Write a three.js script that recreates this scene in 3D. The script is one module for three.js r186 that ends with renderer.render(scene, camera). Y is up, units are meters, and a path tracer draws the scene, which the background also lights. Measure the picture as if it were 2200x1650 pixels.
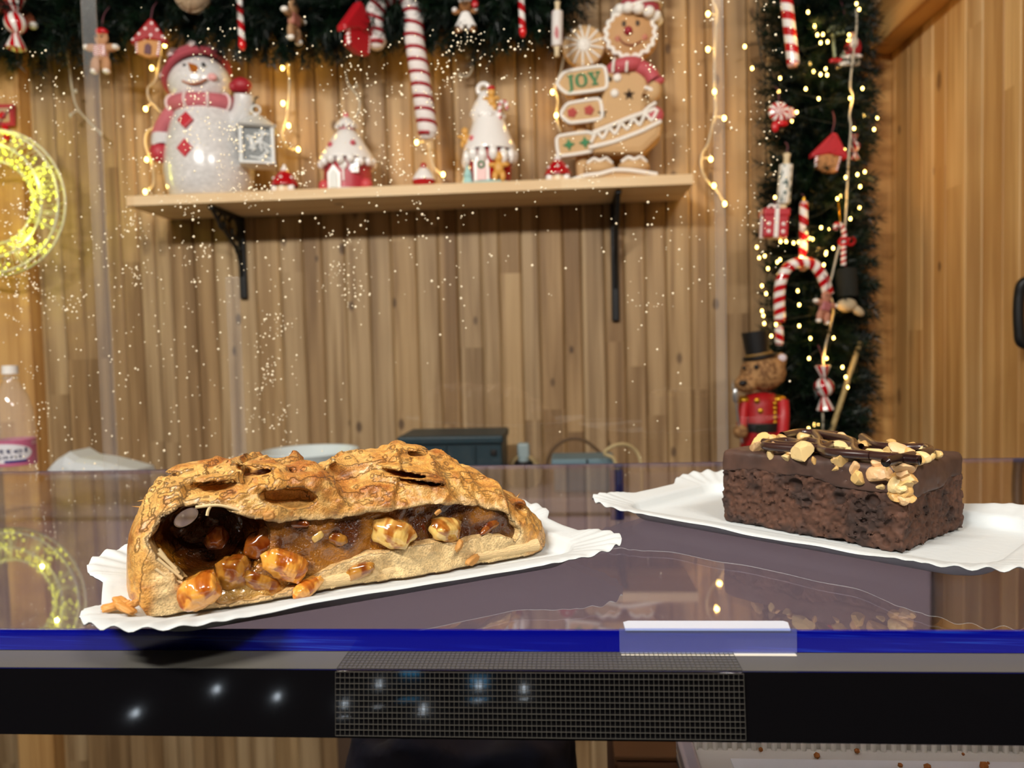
import * as THREE from 'three';
import { RoundedBoxGeometry } from 'three/addons/geometries/RoundedBoxGeometry.js';
import { RectAreaLightUniformsLib } from 'three/addons/lights/RectAreaLightUniformsLib.js';
import { mergeGeometries, mergeVertices, toCreasedNormals } from 'three/addons/utils/BufferGeometryUtils.js';
import { FontLoader } from 'three/addons/loaders/FontLoader.js';
import { TextGeometry } from 'three/addons/geometries/TextGeometry.js';

// ---------- camera, lights, exposure ----------
const scene = new THREE.Scene();
scene.background = new THREE.Color(0x05060a);
const renderer = new THREE.WebGLRenderer({ antialias: true });
renderer.toneMapping = THREE.LinearToneMapping;
renderer.toneMappingExposure = 0.93;
renderer.shadowMap.enabled = true;
RectAreaLightUniformsLib.init();
const FPX = 1642, D2R = Math.PI / 180;
const camera = new THREE.PerspectiveCamera(2 * Math.atan(825 / FPX) / D2R, 2200 / 1650, 0.01, 60);
camera.position.set(0, 1.3955, 0);
camera.rotation.order = 'YXZ';
camera.rotation.set(-2.7 * D2R, 4 * D2R, -1.4 * D2R);
camera.focus = 0.325;
camera.userData.fStop = 13;
camera.updateMatrixWorld(true);
scene.add(camera);

// lamps of the stall: two LED battens over the counter front, one weak batten deeper inside
const LAMPS = [
  { p: [-0.78, 2.42, 0.58], w: 0.62, h: 0.10, i: 205, c: 0xfffaf2, aim: [-0.1, 1.7, -1.75], n: 'left one over the serving edge' },
  { p: [0.55, 2.42, 0.62], w: 0.5, h: 0.10, i: 104, c: 0xfffaf2, aim: [0.1, 1.6, -1.75], n: 'right one over the serving edge' },
];

// ---------- helpers ----------
function RNG(a) { return () => { a |= 0; a = a + 0x6D2B79F5 | 0; let t = Math.imul(a ^ a >>> 15, 1 | a); t = t + Math.imul(t ^ t >>> 7, 61 | t) ^ t; return ((t ^ t >>> 14) >>> 0) / 4294967296; }; }
const V = (x, y, z) => new THREE.Vector3(x, y, z);
const lerp = (a, b, t) => a + (b - a) * t, clamp = (x, a = 0, b = 1) => Math.min(b, Math.max(a, x));
const sst = (a, b, x) => { const t = clamp((x - a) / (b - a)); return t * t * (3 - 2 * t); };
const hash = (x, y, z) => { let h = Math.imul(x, 374761393) + Math.imul(y, 668265263) + Math.imul(z, 2147483647 - 1013904223) | 0; h = Math.imul(h ^ h >>> 13, 1274126177); h ^= h >>> 16; return (h >>> 0) / 4294967296; };
function vn(x, y, z) {
  const i = Math.floor(x), j = Math.floor(y), k = Math.floor(z); let u = x - i, v = y - j, w = z - k;
  u = u * u * (3 - 2 * u); v = v * v * (3 - 2 * v); w = w * w * (3 - 2 * w);
  const a = lerp(lerp(hash(i, j, k), hash(i + 1, j, k), u), lerp(hash(i, j + 1, k), hash(i + 1, j + 1, k), u), v);
  const b = lerp(lerp(hash(i, j, k + 1), hash(i + 1, j, k + 1), u), lerp(hash(i, j + 1, k + 1), hash(i + 1, j + 1, k + 1), u), v);
  return lerp(a, b, w);
}
const fbm = (x, y, z, o = 3) => { let s = 0, a = 0.5, n = 0; for (let i = 0; i < o; i++) { s += a * vn(x, y, z); n += a; a *= 0.5; x *= 2.03; y *= 2.03; z *= 2.03; } return s / n; };
const ray = (px, py) => V((px - 1100) / FPX, -(py - 825) / FPX, -1).applyQuaternion(camera.quaternion);
const at = (px, py, z) => { const v = ray(px, py); return camera.position.clone().addScaledVector(v, (z - camera.position.z) / v.z); };
const onY = (px, py, y) => { const v = ray(px, py); return camera.position.clone().addScaledVector(v, (y - camera.position.y) / v.y); };
const pxScale = (p) => p.clone().sub(camera.position).applyQuaternion(camera.quaternion.clone().invert()).z / -FPX;

const usedNames = new Map();
const numbered = (n) => { const k = usedNames.get(n) || 0; usedNames.set(n, k + 1); return k ? n + '_' + String(k).padStart(3, '0') : n; };
function shade(o) { o.castShadow = true; o.receiveShadow = true; return o; }
function tag(o, label, category, group) { o.userData.label = label; o.userData.category = category; if (group) o.userData.group = group; return o; }
function thing(name, label, category, pos = V(0, 0, 0), group) {
  const o = new THREE.Group(); o.name = numbered(name); o.position.copy(pos); scene.add(o); return tag(o, label, category, group);
}
// a thing whose parts are modelled in image-sized units (1 unit = what one photo pixel measures at its distance)
function fig(name, label, category, pos, group) { const o = thing(name, label, category, pos, group); o.scale.setScalar(pxScale(pos)); return o; }
function norm(g) {
  if (g.index) g = g.toNonIndexed();
  if (!g.attributes.normal) g.computeVertexNormals();
  if (!g.attributes.uv) g.setAttribute('uv', new THREE.BufferAttribute(new Float32Array(g.attributes.position.count * 2), 2));
  for (const k of Object.keys(g.attributes)) if (!['position', 'normal', 'uv'].includes(k)) g.deleteAttribute(k);
  return g;
}
const join = (gs) => Array.isArray(gs) ? (gs.length === 1 ? gs[0] : mergeGeometries(gs.map(norm))) : gs;
function part(parent, name, gs, mat, label) {
  const m = shade(new THREE.Mesh(join(gs), mat)); m.name = name; if (label) m.userData.label = label; parent.add(m); return m;
}
function solo(name, label, category, gs, mat, group) { const m = part(scene, numbered(name), gs, mat); return tag(m, label, category, group); }
function struct(name, gs, mat, parent) { const m = part(parent || scene, name, gs, mat); if (!parent) m.userData.kind = 'structure'; return m; }
const T = (g, x = 0, y = 0, z = 0, rx = 0, ry = 0, rz = 0) => { if (rx || ry || rz) g.applyMatrix4(new THREE.Matrix4().makeRotationFromEuler(new THREE.Euler(rx, ry, rz))); return g.translate(x, y, z); };
const ell = (x, y, z, rx, ry = rx, rz = rx, n = 20) => new THREE.SphereGeometry(1, n, Math.ceil(n * 0.7)).scale(rx, ry, rz).translate(x, y, z);
const rbox = (x, y, z, w, h, d, r = Math.min(w, h, d) * 0.15, s = 2) => new RoundedBoxGeometry(w, h, d, s, r).translate(x, y, z);
const cyl = (x, y, z, r0, r1, h, n = 20) => new THREE.CylinderGeometry(r1, r0, h, n).translate(x, y, z);
const curve = (pts) => new THREE.CatmullRomCurve3(pts.map((p) => p.isVector3 ? p : V(p[0], p[1], p[2] || 0)));
const tube = (pts, r, n = pts.length * 8, m = 8) => new THREE.TubeGeometry(curve(pts), n, r, m);
const lathe = (prof, n = 28) => new THREE.LatheGeometry(prof.map((p) => new THREE.Vector2(p[0], p[1])), n);
const shp = (pts) => { const s = new THREE.Shape(); pts.forEach((p, i) => i ? s.lineTo(p[0], p[1]) : s.moveTo(p[0], p[1])); return s; };
const ext = (pts, d, b = d * 0.2, hole) => { const s = pts instanceof THREE.Shape ? pts : shp(pts); if (hole) s.holes.push(...hole.map((h) => new THREE.Path(h.map((p) => new THREE.Vector2(p[0], p[1]))))); return new THREE.ExtrudeGeometry(s, { depth: d - 2 * b, bevelEnabled: b > 0, bevelThickness: b, bevelSize: b, bevelOffset: -b, bevelSegments: 2, curveSegments: 10 }).translate(0, 0, -d / 2 + b); };
const ringPts = (n, fn) => Array.from({ length: n }, (_, i) => fn(i / n * Math.PI * 2, i));
function mat(color, rough = 0.6, o = {}) {
  const c = Array.isArray(color) ? new THREE.Color().setRGB(...color) : new THREE.Color(color);
  return new THREE.MeshPhysicalMaterial({ color: c, roughness: rough, ...o });
}
function tex(w, h, fn, srgb = true) {
  const d = new Uint8Array(w * h * 4);
  for (let y = 0; y < h; y++) for (let x = 0; x < w; x++) { const c = fn(x / w, y / h), i = (y * w + x) * 4; d[i] = clamp(c[0]) * 255; d[i + 1] = clamp(c[1]) * 255; d[i + 2] = clamp(c[2]) * 255; d[i + 3] = c.length > 3 ? clamp(c[3]) * 255 : 255; }
  const t = new THREE.DataTexture(d, w, h); t.magFilter = THREE.LinearFilter; t.minFilter = THREE.LinearMipmapLinearFilter; t.generateMipmaps = true; t.wrapS = t.wrapT = THREE.RepeatWrapping;
  if (srgb) t.colorSpace = THREE.SRGBColorSpace; t.needsUpdate = true; return t;
}
// naive surface nets: mesh of fn(x,y,z) < 0
function nets(fn, lo, hi, cell, colorFn, uvS = 20) {
  const n = [0, 1, 2].map((i) => Math.ceil((hi[i] - lo[i]) / cell) + 1), [nx, ny, nz] = n;
  const F = new Float32Array(nx * ny * nz), id = (i, j, k) => i + nx * (j + ny * k);
  for (let k = 0; k < nz; k++) for (let j = 0; j < ny; j++) for (let i = 0; i < nx; i++) {
    let v = fn(lo[0] + i * cell, lo[1] + j * cell, lo[2] + k * cell);
    if (i === 0 || j === 0 || k === 0 || i === nx - 1 || j === ny - 1 || k === nz - 1) v = Math.max(v, cell * 0.3);
    F[id(i, j, k)] = v;
  }
  const vi = new Int32Array(nx * ny * nz).fill(-1), pos = [], idx = [];
  const E = [[0, 1], [2, 3], [4, 5], [6, 7], [0, 2], [1, 3], [4, 6], [5, 7], [0, 4], [1, 5], [2, 6], [3, 7]], c = new Float64Array(8);
  for (let k = 0; k < nz - 1; k++) for (let j = 0; j < ny - 1; j++) for (let i = 0; i < nx - 1; i++) {
    let m = 0; for (let q = 0; q < 8; q++) { c[q] = F[id(i + (q & 1), j + (q >> 1 & 1), k + (q >> 2))]; if (c[q] < 0) m++; }
    if (m === 0 || m === 8) continue;
    let x = 0, y = 0, z = 0, w = 0;
    for (const [a, b] of E) if (c[a] < 0 !== c[b] < 0) { const t = c[a] / (c[a] - c[b]); x += (a & 1) + t * ((b & 1) - (a & 1)); y += (a >> 1 & 1) + t * ((b >> 1 & 1) - (a >> 1 & 1)); z += (a >> 2) + t * ((b >> 2) - (a >> 2)); w++; }
    vi[id(i, j, k)] = pos.length / 3; pos.push(lo[0] + (i + x / w) * cell, lo[1] + (j + y / w) * cell, lo[2] + (k + z / w) * cell);
  }
  const quad = (a, b, d, e, flip) => { if (a < 0 || b < 0 || d < 0 || e < 0) return; flip ? idx.push(a, e, d, a, d, b) : idx.push(a, b, d, a, d, e); };
  for (let k = 1; k < nz - 1; k++) for (let j = 1; j < ny - 1; j++) for (let i = 1; i < nx - 1; i++) {
    const s = F[id(i, j, k)] < 0;
    if (s !== F[id(i + 1, j, k)] < 0) quad(vi[id(i, j - 1, k - 1)], vi[id(i, j, k - 1)], vi[id(i, j, k)], vi[id(i, j - 1, k)], !s);
    if (s !== F[id(i, j + 1, k)] < 0) quad(vi[id(i - 1, j, k - 1)], vi[id(i - 1, j, k)], vi[id(i, j, k)], vi[id(i, j, k - 1)], !s);
    if (s !== F[id(i, j, k + 1)] < 0) quad(vi[id(i - 1, j - 1, k)], vi[id(i, j - 1, k)], vi[id(i, j, k)], vi[id(i - 1, j, k)], !s);
  }
  const g = new THREE.BufferGeometry(); g.setAttribute('position', new THREE.Float32BufferAttribute(pos, 3)); g.setIndex(idx); g.computeVertexNormals();
  const N = g.attributes.normal, cnt = pos.length / 3, uv = new Float32Array(cnt * 2), col = colorFn ? new Float32Array(cnt * 3) : null;
  for (let i = 0; i < cnt; i++) {
    const x = pos[i * 3], y = pos[i * 3 + 1], z = pos[i * 3 + 2], ax = Math.abs(N.getX(i)), ay = Math.abs(N.getY(i)), az = Math.abs(N.getZ(i));
    uv[i * 2] = (ax > ay && ax > az ? z : x) * uvS; uv[i * 2 + 1] = (ay > ax && ay > az ? z : y) * uvS;
    if (col) { const q = colorFn(x, y, z, N.getX(i), N.getY(i), N.getZ(i)); col.set(q, i * 3); }
  }
  g.setAttribute('uv', new THREE.BufferAttribute(uv, 2)); if (col) g.setAttribute('color', new THREE.BufferAttribute(col, 3));
  return g;
}
const mix3 = (a, b, t) => [lerp(a[0], b[0], t), lerp(a[1], b[1], t), lerp(a[2], b[2], t)];
const smin = (a, b, k) => { const h = clamp(0.5 + 0.5 * (b - a) / k); return lerp(b, a, h) - k * h * (1 - h); };
const smax = (a, b, k) => -smin(-a, -b, k);

// ---------- shared materials ----------
const WHITE = mat(0xf2f0ec, 0.45), CERAM = mat(0xf4f2ee, 0.18, { clearcoat: 0.6, clearcoatRoughness: 0.1 }), REDC = mat(0xb40f1a, 0.2, { clearcoat: 0.6, clearcoatRoughness: 0.1 });
const RED = mat(0xc4101c, 0.35), PINK = mat(0xc0545c, 0.6), GINGER = mat(0xcda878, 0.75), GINGERD = mat(0x9a6637, 0.75), ICING = mat(0xf3efe6, 0.5);
const BLACK = mat(0x0c0c0e, 0.5), IRON = mat(0x16181a, 0.45, { metalness: 0.3 }), GREEN = mat(0x2e7d4a, 0.6), THREADM = mat(0x6a3a44, 0.8), GOLD = mat(0xd0a030, 0.3, { metalness: 0.9 });
const CLEARWIRE = mat(0xc9c0aa, 0.35, { transmission: 0.25, thickness: 0 }), DARKWIRE = mat(0x0c1a12, 0.5);
const stripeTex = tex(64, 64, (u, v) => { const s = ((u + v) % 1 + 1) % 1; return s < 0.5 ? [0.93, 0.92, 0.9] : [0.72, 0.05, 0.1]; });
const stripe = (ru, rv, rough = 0.25) => { const t = stripeTex.clone(); t.repeat.set(ru, rv); t.needsUpdate = true; return mat(0xffffff, rough, { map: t, clearcoat: 0.5, clearcoatRoughness: 0.15 }); };

// ---------- wood ----------
function woodTex(seed, base, dark, knots) {
  const r = RNG(seed), K = Array.from({ length: knots }, () => [r(), r(), 0.004 + r() * r() * 0.011, 0.35 + r() * 0.6]);
  return tex(256, 1024, (u, v) => {
    let wob = 0, kn = 0;
    for (const [ku, kv, kr, st] of K) {
      const du = (u - ku - Math.round(u - ku)) * 0.28, dv = (v - kv - Math.round(v - kv)) * 0.9, d = Math.hypot(du, dv * 0.55) / kr;
      wob += Math.exp(-d * d * 0.25) * 0.35 * Math.sign(du || 1); if (d < 1.6) kn = Math.max(kn, st * (1 - sst(0.45, 1.25, d)) * (0.75 + 0.25 * Math.sin(d * 16)));
    }
    const sd = seed * 1.7, a = fbm(u * 14 + wob, v * 2.2 + sd, sd, 3), b = vn(u * 60 + wob * 4, v * 5 + sd, 7), c = vn(u * 128, v * 14, sd + 3), p = fbm(u * 4, v * 3, sd + 9, 3);
    let t = clamp(0.7 * sst(0.35, 0.7, a) + 0.3 * b * b + 0.14 * c); t = clamp(t * 0.9 + 0.7 * (p - 0.42));
    let q = mix3(base, dark, t); q = mix3(q, [dark[0] * 0.42, dark[1] * 0.36, dark[2] * 0.34], clamp(kn)); return q;
  });
}
const pineA = woodTex(11, [0.725, 0.625, 0.475], [0.535, 0.43, 0.295], 4), pineB = woodTex(23, [0.69, 0.59, 0.445], [0.485, 0.385, 0.262], 4), pineC = woodTex(37, [0.90, 0.775, 0.57], [0.72, 0.565, 0.36], 3);
const wm = (t, c, rough = 0.62) => mat(c, rough, { map: t, bumpMap: t, bumpScale: 0.0006 });
const backM = [wm(pineA, 0xffffff), wm(pineB, 0xffffff), wm(pineA, 0xf2ece4), wm(pineB, 0xf8f0e4), wm(pineA, 0xfffaf0), wm(pineB, 0xece4da)];
const sideM = [wm(pineC, 0xffffff, 0.5), wm(pineC, 0xf6ead6, 0.5), wm(pineC, 0xfff7e6, 0.5)], beamM = wm(pineC, 0xf2dcb8, 0.55);
// one board: length along y, chamfered front edges, uv in metres with its own offset
function board(w, h, t, ou, ov, ch = 0.0042) {
  const s = shp([[-w / 2, 0], [w / 2, 0], [w / 2, t - ch], [w / 2 - ch, t], [-w / 2 + ch, t], [-w / 2, t - ch]]);
  const g = new THREE.ExtrudeGeometry(s, { depth: h, bevelEnabled: false, steps: 1 }); g.rotateX(-Math.PI / 2); // shape y -> -z, depth -> y
  g.rotateY(Math.PI); g.computeVertexNormals();
  const p = g.attributes.position, uv = g.attributes.uv; for (let i = 0; i < p.count; i++) uv.setXY(i, (p.getX(i) + p.getZ(i)) / 0.28 + ou, p.getY(i) / 0.9 + ov);
  return g;
}
const WALLZ = -1.75, CEIL = 2.5, SIDEX = 0.705;
{
  const wall = struct('wall_back', rbox(-0.4, CEIL / 2, WALLZ - 0.05, 2.5, CEIL, 0.06, 0.001, 1), mat(0x2a1c10, 0.9)); const r = RNG(5);
  for (let x = -1.62, i = 0; x < SIDEX + 0.02; i++) { const w = 0.036 + r() * 0.024; const b = part(wall, 'board', board(w - 0.0008, CEIL - 0.002, 0.02, r() * 7, r() * 7), backM[Math.floor(r() * 6)]); b.position.set(x + w / 2, 0, WALLZ - 0.02 + (r() - 0.5) * 0.0016); x += w; }
  // right hand wall, boards facing into the stall
  const side = struct('wall_right', rbox(SIDEX + 0.05, CEIL / 2, -0.9, 0.06, CEIL, 1.7, 0.001, 1), mat(0x3a2814, 0.9));
  for (let z = WALLZ + 0.002; z < -0.06;) { const w = 0.044 + r() * 0.03; const b = part(side, 'board', board(w - 0.0006, CEIL - 0.002, 0.02, r() * 7, r() * 7, 0.002), sideM[Math.floor(r() * 3)]); b.rotation.y = -Math.PI / 2; b.position.set(SIDEX + 0.02, 0, z + w / 2); z += w; }
  const left = struct('wall_left', rbox(-1.67, CEIL / 2, -0.9, 0.06, CEIL, 1.7, 0.001, 1), wm(pineA, 0xffffff));
  const cg = new THREE.BoxGeometry(2.5, 0.05, 2.9); struct('ceiling', cg.translate(-0.45, CEIL + 0.025, -0.4), wm(pineB, 0xe8d8c0));
  struct('floor', new THREE.BoxGeometry(7, 0.05, 12).translate(0, -0.025, 4), mat(0x2b2826, 0.85));
}
// corner post and wall beam
{
  const pz = -1.705, px0 = 0.655; const tb = (w, h, d, ou) => { const g = new RoundedBoxGeometry(w, h, d, 2, 0.002); const p = g.attributes.position, uv = g.attributes.uv, L = h > d ? 1 : 2; for (let i = 0; i < p.count; i++) { const a = L === 1 ? p.getY(i) : p.getZ(i), b = p.getX(i) + (L === 1 ? p.getZ(i) : p.getY(i)); uv.setXY(i, b / 0.28 + ou, a / 0.9); } return g; };
  const top = at(1890, 118, pz).y;
  const post = struct('trim_1', tb(SIDEX - px0, top, 0.045, 0.2), beamM); post.position.set((SIDEX + px0) / 2, top / 2, WALLZ + 0.0225);
  const beam = struct('trim_2', tb(SIDEX - px0, 0.085, 1.62, 0.6), beamM); beam.position.set((SIDEX + px0) / 2, top + 0.0425, WALLZ + 0.81);
  const lp = at(62, 620, -1.71), lpost = struct('trim_3', tb(0.09, CEIL - 0.002, 0.04, 0.9), wm(pineC, 0xf0e0c8)); lpost.position.set(lp.x - 0.045, CEIL / 2, WALLZ + 0.02);
}
// LED battens: housing, glowing diffuser, light of the same size
for (const L of LAMPS) {
  const t = thing('ceiling_lamp', 'white ceiling batten lamp outside the frame, ' + L.n, 'lamp', V(...L.p)); t.lookAt(V(...L.aim));
  part(t, 'housing', rbox(0, 0, -0.03, L.w + 0.03, L.h + 0.03, 0.05, 0.006), WHITE);
  const stem = part(t, 'stem', cyl(0, 0.0, -0.075, 0.008, 0.008, 0.05), WHITE); stem.rotation.x = 0;
  part(t, 'diffuser', new THREE.BoxGeometry(L.w, L.h, 0.004).translate(0, 0, -0.003), mat(0xffffff, 0.6, { emissive: new THREE.Color(L.c), emissiveIntensity: 3 }));
  const l = new THREE.RectAreaLight(L.c, L.i, L.w, L.h); l.position.set(0, 0, 0.004); l.rotation.y = Math.PI; t.add(l);
}

// ---------- counter: acrylic top, rail, front pane ----------
const TOPY = 1.30, EDGEZ = -0.255, BACKZ = -0.62;
{
  const c = thing('display_counter', 'clear acrylic counter top with blue front edge and dark glossy rail', 'counter', V(-0.05, TOPY, 0));
  part(c, 'acrylic_top', new THREE.BoxGeometry(1.25, 0.007, EDGEZ - BACKZ).translate(0, -0.0035, (EDGEZ + BACKZ) / 2), mat([0.93, 0.925, 0.96], 0.015, { transmission: 1, thickness: 0.007, ior: 1.49, attenuationColor: new THREE.Color(0xb9aec8), attenuationDistance: 0.03 }), 'clear acrylic sheet');
  const scuff = tex(1024, 64, (u, v) => { const n = fbm(u * 90 + v * 14, v * 6 - u * 12, 2, 3), m = fbm(u * 30, v * 2, 8, 3), k = sst(0.5, 0.85, n) * sst(0.35, 0.7, m); return mix3([0.0, 0.02, 0.52], [0.12, 0.3, 0.72], k * 0.8); });
  part(c, 'edge_strip', new THREE.BoxGeometry(1.25, 0.0072, 0.0012).translate(0, -0.0036, EDGEZ + 0.0007), mat(0xffffff, 0.25, { map: scuff, clearcoat: 0.4 }), 'saturated blue edge strip');
  const prof = (s) => new THREE.ExtrudeGeometry(s, { depth: 1.25, bevelEnabled: true, bevelThickness: 0.0006, bevelSize: 0.0006, bevelSegments: 2 }).rotateY(Math.PI / 2).translate(-0.625, 0, 0);
  // profile in (-z, y)
  part(c, 'front_rail', prof(shp([[0.2585, -0.0082], [0.2395, -0.0082], [0.2370, -0.0283], [0.2395, -0.0287], [0.2585, -0.0287]])), mat(0x0d0c0e, 0.06, { clearcoat: 1, clearcoatRoughness: 0.03 }), 'dark glossy rail');
  part(c, 'rail_ledge', new THREE.BoxGeometry(1.25, 0.0009, 0.0145).translate(0, -0.0079, -0.2472), mat(0x5d5b55, 0.45), 'dull grey ledge of the rail');
  part(c, 'front_pane', new THREE.PlaneGeometry(1.25, 0.42).translate(0, -0.24, -0.243), mat(0xffffff, 0.0, { transmission: 1, thickness: 0, side: THREE.DoubleSide }), 'clear glass front pane');
  part(c, 'back_edge', new THREE.BoxGeometry(1.25, 0.009, 0.004).translate(0, -0.0045, BACKZ + 0.002), mat(0xd8d2e6, 0.1, { transmission: 0.6, thickness: 0 }), 'polished back edge');
  for (const px of [1325, -40]) { const q = onY(px, 1000, TOPY); part(c, 'blue_bracket', rbox(q.x + 0.05, -0.03, BACKZ + 0.008, 0.011, 0.04, 0.004, 0.001), mat(0x14288a, 0.4), 'blue corner bracket below the sheet'); }
  part(c, 'lower_shelf', rbox(0, -0.42, -0.43, 1.25, 0.012, 0.36, 0.002), mat(0x4a3a34, 0.5), 'brown shelf inside the case');
}
// clear screen behind the counter top, with joint strips and dried droplets
{
  const s = thing('splash_screen', 'tall clear acrylic screen speckled with droplets behind the pastries', 'screen', V(-0.1, 1.29, BACKZ - 0.006));
  part(s, 'sheet', new THREE.PlaneGeometry(1.5, 0.75).translate(0, 0.375, 0.0015), mat(0xffffff, 0.0, { transmission: 1, thickness: 0, side: THREE.DoubleSide }), 'clear sheet');
  const r = RNG(77), pts = [];
  while (pts.length < 2500) {
    const px = r() * 1700, py = r() * 1010; const n = fbm(px / 150, py / 190, 3, 3), m = vn(px / 34, py / 34, 5);
    let d = sst(0.46, 0.7, n) * sst(0.4, 0.75, m) + 0.08; if (px > 640 && py > 660) d *= 0.06; if (px > 1000 && px < 1330 && py > 420) d *= 0.3; if (px < 260 && py < 250) d *= 0.3; if (py < 60) d *= px > 1300 ? 0.9 : 0.1; if (px > 1480 && py > 600) d *= 0.25; if (py > 850 && px > 700 && !(px > 1180 && px < 1420)) d *= 0.4;
    if (r() < d) { const p = at(px, py, BACKZ - 0.0042); pts.push([p, 0.0004 + r() * r() * 0.0008]); }
  }
  const g = new THREE.SphereGeometry(1, 8, 6), im = new THREE.InstancedMesh(g, mat(0xf0e2c2, 0.25, { clearcoat: 1 }), pts.length), M4 = new THREE.Matrix4();
  pts.forEach(([p, q], i) => { M4.makeScale(q, q, q * 0.5); M4.setPosition(p.clone().sub(s.position)); im.setMatrixAt(i, M4); });
  im.name = 'droplets'; im.userData.kind = 'stuff'; im.userData.label = 'dried pale droplets'; s.add(im);
  for (const [px, w] of [[218, 0.013], [1548, 0.009], [508, 0.012]]) { const p = at(px, px === 508 ? 800 : 560, BACKZ - 0.003).sub(s.position); part(s, 'joint_strip', rbox(p.x, px === 508 ? 0.09 : 0.30, 0.0035, w, px === 508 ? 0.16 : 0.58, 0.003, 0.0008), mat(0xffffff, 0.12, { transmission: 0.97, thickness: 0 }), 'milky joint strip'); }
}
// mesh tape over the rail, label holder over the edge
{
  const x0 = at(722, 1480, -0.238).x, x1 = at(1598, 1490, -0.238).x, t = thing('mesh_tape', 'strip of clear gridded repair tape stuck over the front rail', 'tape', V((x0 + x1) / 2, TOPY - 0.0082, -0.2395));
  const W = x1 - x0, n = 84, path = [[-0.0150, 0.0009], [0.0006, 0.0009], [0.0013, 0.0004], [0.0036, -0.0195]]; // z, y
  const sheet = new THREE.PlaneGeometry(W, 1, 1, 3); for (let i = 0; i < 4; i++) for (let k = 0; k < 2; k++) { const q = i * 2 + k; sheet.attributes.position.setXYZ(q, (k - 0.5) * W, path[i][1] - 0.00005, path[i][0]); } sheet.computeVertexNormals();
  part(t, 'film', sheet, mat(0xffffff, 0.05, { transmission: 1, thickness: 0, side: THREE.DoubleSide }), 'clear plastic film');
  const gs = [], dir = [path[3][0] - path[2][0], path[3][1] - path[2][1]], len = Math.hypot(...dir), ang = Math.atan2(dir[0], -dir[1]);
  for (let i = 0; i <= n; i++) { const x = (i / n - 0.5) * W; gs.push(new THREE.BoxGeometry(0.0001, 0.0002, 0.0156).translate(x, 0.001, -0.0072)); gs.push(T(new THREE.BoxGeometry(0.0001, len, 0.0002), x, (path[2][1] + path[3][1]) / 2 + 0.0001, (path[2][0] + path[3][0]) / 2 + 0.0002, -ang, 0, 0)); }
  for (let j = 0; j <= 11; j++) { const q = j / 11; gs.push(new THREE.BoxGeometry(W, 0.00011, 0.0002).translate(0, path[2][1] + dir[1] * q, path[2][0] + dir[0] * q + 0.0002)); }
  for (let j = 0; j <= 7; j++) gs.push(new THREE.BoxGeometry(W, 0.0002, 0.0002).translate(0, 0.001, -0.0148 + j * 0.0021));
  const gr = part(t, 'grid_strands', gs, mat(0x4e4b45, 0.5)); gr.userData.kind = 'stuff';
  const a = at(1330, 1372, EDGEZ), b = at(1708, 1374, EDGEZ), h = thing('label_holder', 'blank white plastic label holder clipped over the blue edge', 'label holder', V((a.x + b.x) / 2, TOPY, EDGEZ)), w = b.x - a.x;
  const tab = ext(shp([[-w / 2 + 0.002, 0], [w / 2 - 0.002, 0], [w / 2 - 0.001, 0.0065], [w / 2 - 0.0022, 0.0078], [-w / 2 + 0.0035, 0.0078], [-w / 2 + 0.0018, 0.0065]]), 0.0007, 0.0001).rotateX(-Math.PI / 2);
  part(h, 'top_tab', T(tab, 0, 0.0005, 0.002), mat(0xc9d1e2, 0.4), 'white top tab');
  part(h, 'clear_front', new THREE.BoxGeometry(w, 0.0088, 0.0004).translate(0, -0.0034, 0.0019), mat(0xdfe6ff, 0.1, { transmission: 0.93, thickness: 0 }), 'clear scuffed front');
  part(h, 'bottom_lip', rbox(0, -0.0082, 0.0025, w, 0.0016, 0.0032, 0.0006), mat(0xd9d2bd, 0.5), 'cream bottom lip');
}
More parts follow.
